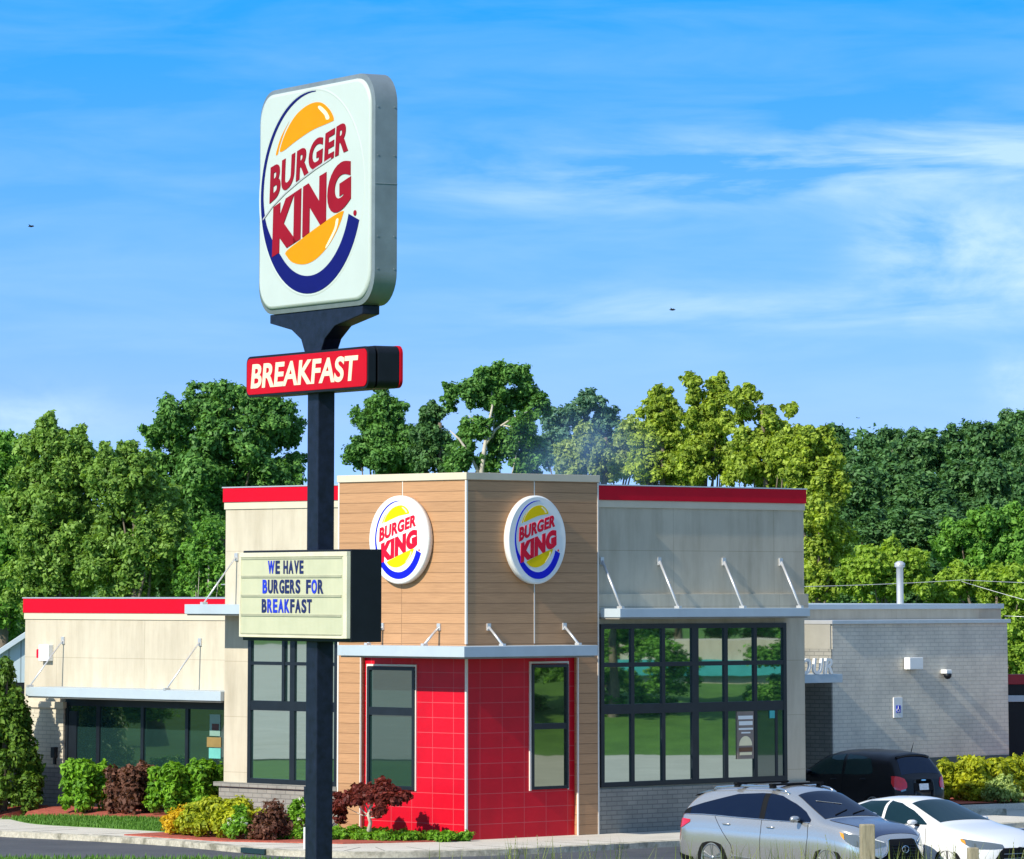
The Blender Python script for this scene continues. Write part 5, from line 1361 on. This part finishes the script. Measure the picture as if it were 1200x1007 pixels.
# ---------------- white saloon
def white_saloon():
    r = car_root('parked_saloon', (7.38, 87.31, -0.125), HD, 'white saloon car parked on the far side of the silver one')
    cb = CarBody(2.32, .895, 1.50, 1.65,
        [(-2.32, .96), (-2.2, 1.03), (-1.75, 1.07), (-1.55, 1.12), (-.95, 1.36), (-.5, 1.42), (.0, 1.425), (.30, 1.37), (1.08, 1.03), (1.14, 1.00), (1.7, .90), (2.05, .80), (2.24, .70), (2.32, .58)],
        [(-2.32, .92), (-1.6, .99), (-.5, .945), (.6, .93), (1.1, .925), (1.8, .82), (2.32, .54)],
        [(-2.32, .34), (-1.8, .24), (1.7, .2), (2.1, .19), (2.32, .24)], ef=2.4, er=2.6, tumble=.25, lean_f=.15, lean_r=.1)
    Rw = .325
    cb.body('body', [m['whitepaint'], m['blackplastic']], r, (1.38, -1.32), Rw, .045)
    side = lambda x, z: (x, -cb.ys(x, z), z)
    cb.patch('side_window', side, [(-1.28, 1.03, 1.06), (-1.02, 1.01, 1.22), (-.70, .995, 1.335), (-.24, .985, 1.355)], m['carglassteal'], r, .006, True)
    cb.patch('side_window', side, [(-.17, .985, 1.355), (.10, .975, 1.32), (.45, .97, 1.20), (.72, .97, 1.07), (.86, .97, .99)], m['carglassteal'], r, .006, True)
    seam(cb, r, [dense([(-.205, .95), (-.2, .8), (-.22, .3)]), dense([(.86, .93), (.88, .7), (.82, .32)]), dense([(-1.1, .96), (-1.0, .75), (-.78, .5), (-.74, .3)])])
    handles(cb, r, ((-.95, .845), (.02, .83)), 'whitepaint')
    mirrors(cb, r, .66, .95, 'whitepaint', .85)
    for nm, x0, x1, y0, y1 in (('windscreen', .27, 1.05, .55, .68), ('rear_window', -.98, -1.52, .53, .62)):
        g = []
        for t in np.linspace(0, 1, 18):
            x = x0 + (x1 - x0)*t; yw = y0 + (y1 - y0)*t; g.append([cb.warp((x, y, cb.zs(x, y) + .006)) for y in np.linspace(-yw, yw, 17)])
        mb = MB(); mb.smooth = True; mb.grid(g); mb.build(nm, m['carglassteal'], r)
    for wx in (1.38, -1.32):
        for sd in (-1, 1): wheel(r, wx, sd, sd * (.895 - .125), Rw, .225, 5, False)
    for sgn in (-1, 1):
        f = cb.patch('headlamp', lambda y, z, sgn=sgn: cb.wrap(y, z, True, sgn), [(.42, .60, .655), (.62, .585, .69), (.84, .585, .725), (.95, .63, .75), (1.03, .70, .765)], m['clearlens'], r, .010)
        cb.patch('side_marker', lambda y, z, sgn=sgn: cb.wrap(y, z, True, sgn), [(.98, .66, .73), (1.04, .715, .765)], m['amber'], f, .018, False, 4)
        cb.patch('tail_lamp', lambda y, z, sgn=sgn: cb.wrap(y, z, False, sgn), [(.45, .80, .9), (.8, .80, .93), (1.0, .86, .95)], m['redlens'], r, .010)
    gr = cb.patch('grille', lambda y, z: (cb.xe(abs(y), z, True), y, z), [(-.60, .28, .33), (-.45, .25, .55), (-.38, .25, .60), (.38, .25, .60), (.45, .25, .55), (.60, .28, .33)], m['blackplastic'], r, .012)
    mb = MB()
    for z in (.34, .42, .50): mb.tube([cb.warp((cb.xe(abs(y), z) + .018, y, z)) for y in np.linspace(-.4, .4, 9)], .007, 5)
    mb.build('grille_bar', m['alloy'], gr)
    return r
white_saloon()

# ---------------- black hatchback, seen from behind
def black_hatch():
    r = car_root('parked_hatchback', (7.78, 109.0, -0.12), math.atan2(V.y, V.x), 'black hatchback seen from behind beside the pale brick wall'); r.scale = (.95, .95, .95)
    cb = CarBody(2.12, .885, 1.40, 1.72,
        [(-2.12, .95), (-2.06, 1.06), (-1.80, 1.44), (-1.70, 1.575), (-1.2, 1.63), (-.5, 1.65), (.1, 1.62), (.45, 1.52), (1.05, 1.15), (1.12, 1.11), (1.7, 1.0), (2.0, .88), (2.12, .70)],
        [(-2.12, .93), (-1.9, 1.06), (-.6, 1.03), (.6, 1.0), (1.1, 1.0), (2.12, .66)],
        [(-2.12, .36), (-1.7, .27), (1.7, .24), (2.12, .28)], ef=2.6, er=4.2, tumble=.20, lean_f=.15, lean_r=.12)
    Rw = .345
    cb.body('body', [m['blackpaint'], m['blackplastic']], r, (1.27, -1.28), Rw)
    side = lambda x, z: (x, -cb.ys(x, z), z)
    cb.patch('side_window', side, [(-1.22, 1.12, 1.20), (-1.10, 1.09, 1.44), (-.80, 1.075, 1.50), (-.35, 1.07, 1.53)], m['carglassteal'], r, .006, True)
    cb.patch('side_window', side, [(-.26, 1.07, 1.53), (.15, 1.06, 1.49), (.50, 1.055, 1.36), (.85, 1.055, 1.13)], m['carglassteal'], r, .006, True)
    seam(cb, r, [dense([(-.30, 1.05), (-.3, .8), (-.32, .36)]), dense([(.88, 1.03), (.9, .8), (.84, .4)])])
    handles(cb, r, ((-.95, .97), (-.02, .95)), 'blackpaint')
    mirrors(cb, r, .72, 1.04, 'blackpaint')
    for nm, x0, x1, y0, y1 in (('windscreen', .42, 1.02, .56, .68), ('rear_window', -1.76, -2.02, .56, .66)):
        g = []
        for t in np.linspace(0, 1, 16):
            x = x0 + (x1 - x0)*t; yw = y0 + (y1 - y0)*t; g.append([cb.warp((x, y, cb.zs(x, y) + .006)) for y in np.linspace(-yw, yw, 17)])
        mb = MB(); mb.smooth = True; mb.grid(g); mb.build(nm, m['carglass'], r)
    # spoiler lip and wiper
    mb = MB(); mb.smooth = True; mb.tube([(-1.74, y, cb.zs(-1.74, abs(y)) + .02) for y in np.linspace(-.56, .56, 11)], .035, 8); mb.build('spoiler', m['blackpaint'], r)
    mb = MB(); mb.smooth = True; mb.tube([(-1.52, -.22, cb.zr(-1.52)), (-1.60, -.22, cb.zr(-1.55) + .22)], [.012, .004], 6); mb.build('antenna', m['blackplastic'], r)
    re = lambda sgn: (lambda y, z: cb.wrap(y, z, False, sgn))
    for sgn in (-1, 1):
        t = cb.patch('tail_lamp', re(sgn), [(.66, .80, .90), (.74, .76, 1.0), (.86, .73, 1.04), (.94, .76, 1.06), (1.02, .90, 1.06)], m['redlens'], r, .016)
        cb.patch('reversing_lamp', re(sgn), [(.70, .735, .775), (.85, .705, .745)], m['clearlens'], t, .016, False, 4)
    bk = lambda y, z: (cb.xe(abs(y), z, False), y, z)
    pr = cb.patch('plate_recess', bk, [(-.34, .72, .90), (.34, .72, .90)], m['blackplastic'], r, .006)
    cb.patch('number_plate', bk, [(-.16, .735, .88), (.16, .735, .88)], m['plate'], pr, .016)
    cb.patch('badge', bk, [(-.085, .955, .965), (-.04, .945, .975), (.04, .945, .975), (.085, .955, .965)], m['chrome'], r, .018, False, 4)
    cb.patch('rear_bumper', bk, [(-.80, .36, .50), (.80, .36, .50)], m['blackplastic'], r, .012)
    for wx in (1.27, -1.28):
        for sd in (-1, 1): wheel(r, wx, sd, sd * (.885 - .125), Rw, .23, 5, False)
    return r
black_hatch()

# ================================================================== last things: wires, shed, smoke, birds, what the panes mirror
def wire(label, pts, r=.008):
    mb = MB(); mb.smooth = True
    P_ = []
    for a, b in zip(pts, pts[1:]):
        a, b = Vector(a), Vector(b); sag = .012 * (b - a).length
        for t in np.linspace(0, 1, 14, endpoint=False): q = a.lerp(b, t); q.z -= sag * 4 * t * (1 - t); P_.append(q)
    P_.append(Vector(pts[-1])); mb.tube(P_, r, 5)
    tag(mb.build('overhead_wire', m['steel']), label, 'wire', 'overhead wires beyond the kitchen roof')
wire('upper overhead wire crossing behind the vent pipe', [(3, 128, 5.1), (12, 128, 5.24), (26, 128, 5.2)])
wire('overhead wire slanting down from behind the vent pipe', [(12, 128.3, 5.20), (18, 124, 3.6)])
wire('lower overhead wire at the end of the brick wall', [(13.0, 127, 4.30), (24, 127, 4.28)])
mb = MB(); mb.smooth = True
mb.tube([W(3.2, 7.75, 5.12), W(3.2, 9.6, 5.14), W(3.2, 11.4, 5.1)], .012, 5)
for v in (8.05, 8.75):
    mb.tube([W(3.2, v, 4.82), W(3.2, v + .25, 5.16), W(3.2, v + .5, 4.82)], .012, 5)
tag(mb.build('roof_wire', m['steel']), 'thin wire on bent hoops along the left wing roof', 'wire')
# pale metal shed beyond the wing
sh = empty('metal_shed', (-12.95, 124, 0), R(4)); tag(sh, 'pale blue metal shed with a sloping roof behind the left wing', 'shed')
seamm = Mat('standing seam').set(Roughness=.45)
br = seamm.brick(seamm.wallvec(), .31, 9.0, (.40, .50, .56), (.43, .53, .59), (.22, .28, .32), .02, 0.0); seamm.base(br.outputs[0])
mb = MB(); mb.prism([(-4.2, 2.62), (.62, 2.62), (.62, 3.85), (-4.2, -.2 + 2.0)], lambda a, b, d: (a, d, b), 0, 4); mb.f = mb.f
mb = MB(); mb.prism([(-1.3, 2.62), (.8, 2.62), (.8, 4.05), (-1.3, 1.95 + .68)], lambda a, b, d: (a, d, b), 0, 4); mb.build('gable', seamm.m, sh)
mb = MB(); mb.prism([(-1.6, 2.42), (1.0, 4.14), (1.0, 4.30), (-1.6, 2.58)], lambda a, b, d: (a, d, b), -.25, 4.2); mb.build('roof', m['greymetal'], sh, bevel=.01)
mb = MB(); mb.box(-1.3, .8, .02, 4, -.2, 2.615); mb.build('wall', m['signblack'], sh)
# drive through menu board at the far end of the brick wall
ob = empty('menu_board', (12.45, 121.0, -.12), R(8)); tag(ob, 'dark menu board with a red cap past the end of the brick wall', 'menu board')
mb = MB(); mb.box(0, .48, 0, .35, 0, 2.75); mb.build('housing', m['signblack'], ob, bevel=.01)
mb = MB(); mb.box(-.02, .50, -.02, .37, 2.751, 3.0); mb.build('cap', plain('dull red cap', (.30, .01, .02)), ob, bevel=.01)
mb = MB(); mb.box(-.05, 2.6, -.06, -.021, 2.32, 2.48); mb.build('height_bar', m['greymetal'], ob, bevel=.01)
# thin blue smoke from the kitchen exhaust behind the tower
SM = bpy.data.materials.new('kitchen smoke'); SM.use_nodes = True; st = SM.node_tree; st.nodes.clear()
so = st.nodes.new('ShaderNodeOutputMaterial'); pv_ = st.nodes.new('ShaderNodeVolumePrincipled'); tc = st.nodes.new('ShaderNodeTexCoord')
pv_.inputs['Color'].default_value = (.30, .55, 1.0, 1); pv_.inputs['Anisotropy'].default_value = .0
nz = st.nodes.new('ShaderNodeTexNoise'); nz.inputs['Scale'].default_value = .9; nz.inputs['Detail'].default_value = 3; st.links.new(tc.outputs['Object'], nz.inputs['Vector'])
ln = st.nodes.new('ShaderNodeVectorMath'); ln.operation = 'MULTIPLY'; ln.inputs[1].default_value = (.45, .45, .58); st.links.new(tc.outputs['Object'], ln.inputs[0])
le = st.nodes.new('ShaderNodeVectorMath'); le.operation = 'LENGTH'; st.links.new(ln.outputs[0], le.inputs[0])
f1 = st.nodes.new('ShaderNodeMapRange'); f1.inputs['From Min'].default_value = 1; f1.inputs['From Max'].default_value = .2; st.links.new(le.outputs['Value'], f1.inputs['Value'])
f2 = st.nodes.new('ShaderNodeMapRange'); f2.inputs['From Min'].default_value = .38; f2.inputs['From Max'].default_value = .75; f2.inputs['To Max'].default_value = .30; st.links.new(nz.outputs[0], f2.inputs['Value'])
ml = st.nodes.new('ShaderNodeMath'); ml.operation = 'MULTIPLY'; st.links.new(f1.outputs[0], ml.inputs[0]); st.links.new(f2.outputs[0], ml.inputs[1])
st.links.new(ml.outputs[0], pv_.inputs['Density']); st.links.new(pv_.outputs[0], so.inputs['Volume'])
mb = MB(); mb.box(-2.2, 2.2, -2.2, 2.2, -1.7, 1.7)
o = mb.build('smoke', SM, None, (1.75, 122, 8.3)); tag(o, 'thin bluish smoke drifting up behind the tower', 'smoke', None, 'stuff')
# birds, three specks
def bird(x, y, z, label):
    mb = MB(); mb.smooth = True
    mb.lathe([(.001, -.16), (.035, -.08), (.05, .02), (.03, .12), (.001, .2)], 10, 'y'); mb.smooth = False
    for s in (-1, 1): mb.prism([(0, -.04), (.12, -.02), (.30, .02), (.12, .07), (0, .06)], lambda a, b, d: (s*a, b, d + .28*a), -.006, .006)
    mb.v = [tuple(c*.42 for c in v) for v in mb.v]; tag(mb.build('bird', m['signblack'], None, (x, y, z), R(70)), label, 'bird', 'birds in the sky')
bird(-10.1, 100, 12.55, 'tiny dark bird high at the left of the sky'); bird(3.37, 100, 10.8, 'tiny dark bird above the poplars')
# off to the sides, mirrored in the panes: trees across the lane, and the shop next door
for i, (x, y, k) in enumerate(((-62, 112, 0), (-66, 116, 1), (-58, 119, 2), (-70, 124, 2), (-64, 130, 0), (-44, 114, 1))):
    place(k, x, y, gz(x, y), 1.4, .62, 'mid', 'green tree across the lane, seen only as a reflection in the left panes', 'trees mirrored in the panes', i)
for i, (x, y, k) in enumerate(((58, 92, 1), (61, 95, 0), (64, 88, 2), (60, 99.0, 1), (84, 101, 2), (88, 105, 1), (82, 97, 0), (62, 105.5, 2))):
    place(k, x, y, gz(x, y), 1.0, .62, 'mid', 'green tree beyond the court, seen only as a reflection in the right panes', 'trees mirrored in the panes', i)
sheet_poly('side_lane', [(-50, 80), (-420, 80), (-420, 142), (-50, 109)], m['lotconcrete'], lambda x, y: -.11, None)
sheet_poly('side_court', [(14, 84), (53, 84), (53, 108), (22, 108), (14, 101)], m['lotconcrete'], lambda x, y: -.108, None)
sheet_poly('side_lawn', [(52, 80), (68, 80), (68, 110), (52, 110)], m['grass'], lambda x, y: -.13 + (x - 52)*.12, 4)
nb = empty('neighbouring_shop', (74, 100.5, 0), R(90)); tag(nb, 'low pale shop with a teal fascia, seen only as a reflection in the right panes', 'shop')
mb = MB(); mb.box(-1.6, 6, -6, 0, -.2, 3.2); mb.build('wall', m['stucco'], nb)
mb = MB(); mb.box(-1.7, 6.1, .0, .25, 1.95, 2.5); mb.build('fascia', plain('teal fascia', (.05, .36, .36)), nb)

# drain inlet let into the kerb where the walk turns
dr = MB(); dr.box(-.42, .42, -.05, .05, -.115, -.012)
tag(dr.build('drain_inlet', plain('wet iron', (.012, .035, .040), .4), None, (-5.03, 94.60, 0), R(-53.4), bevel=.01), 'dark drain inlet in the kerb where the walk turns', 'drain')
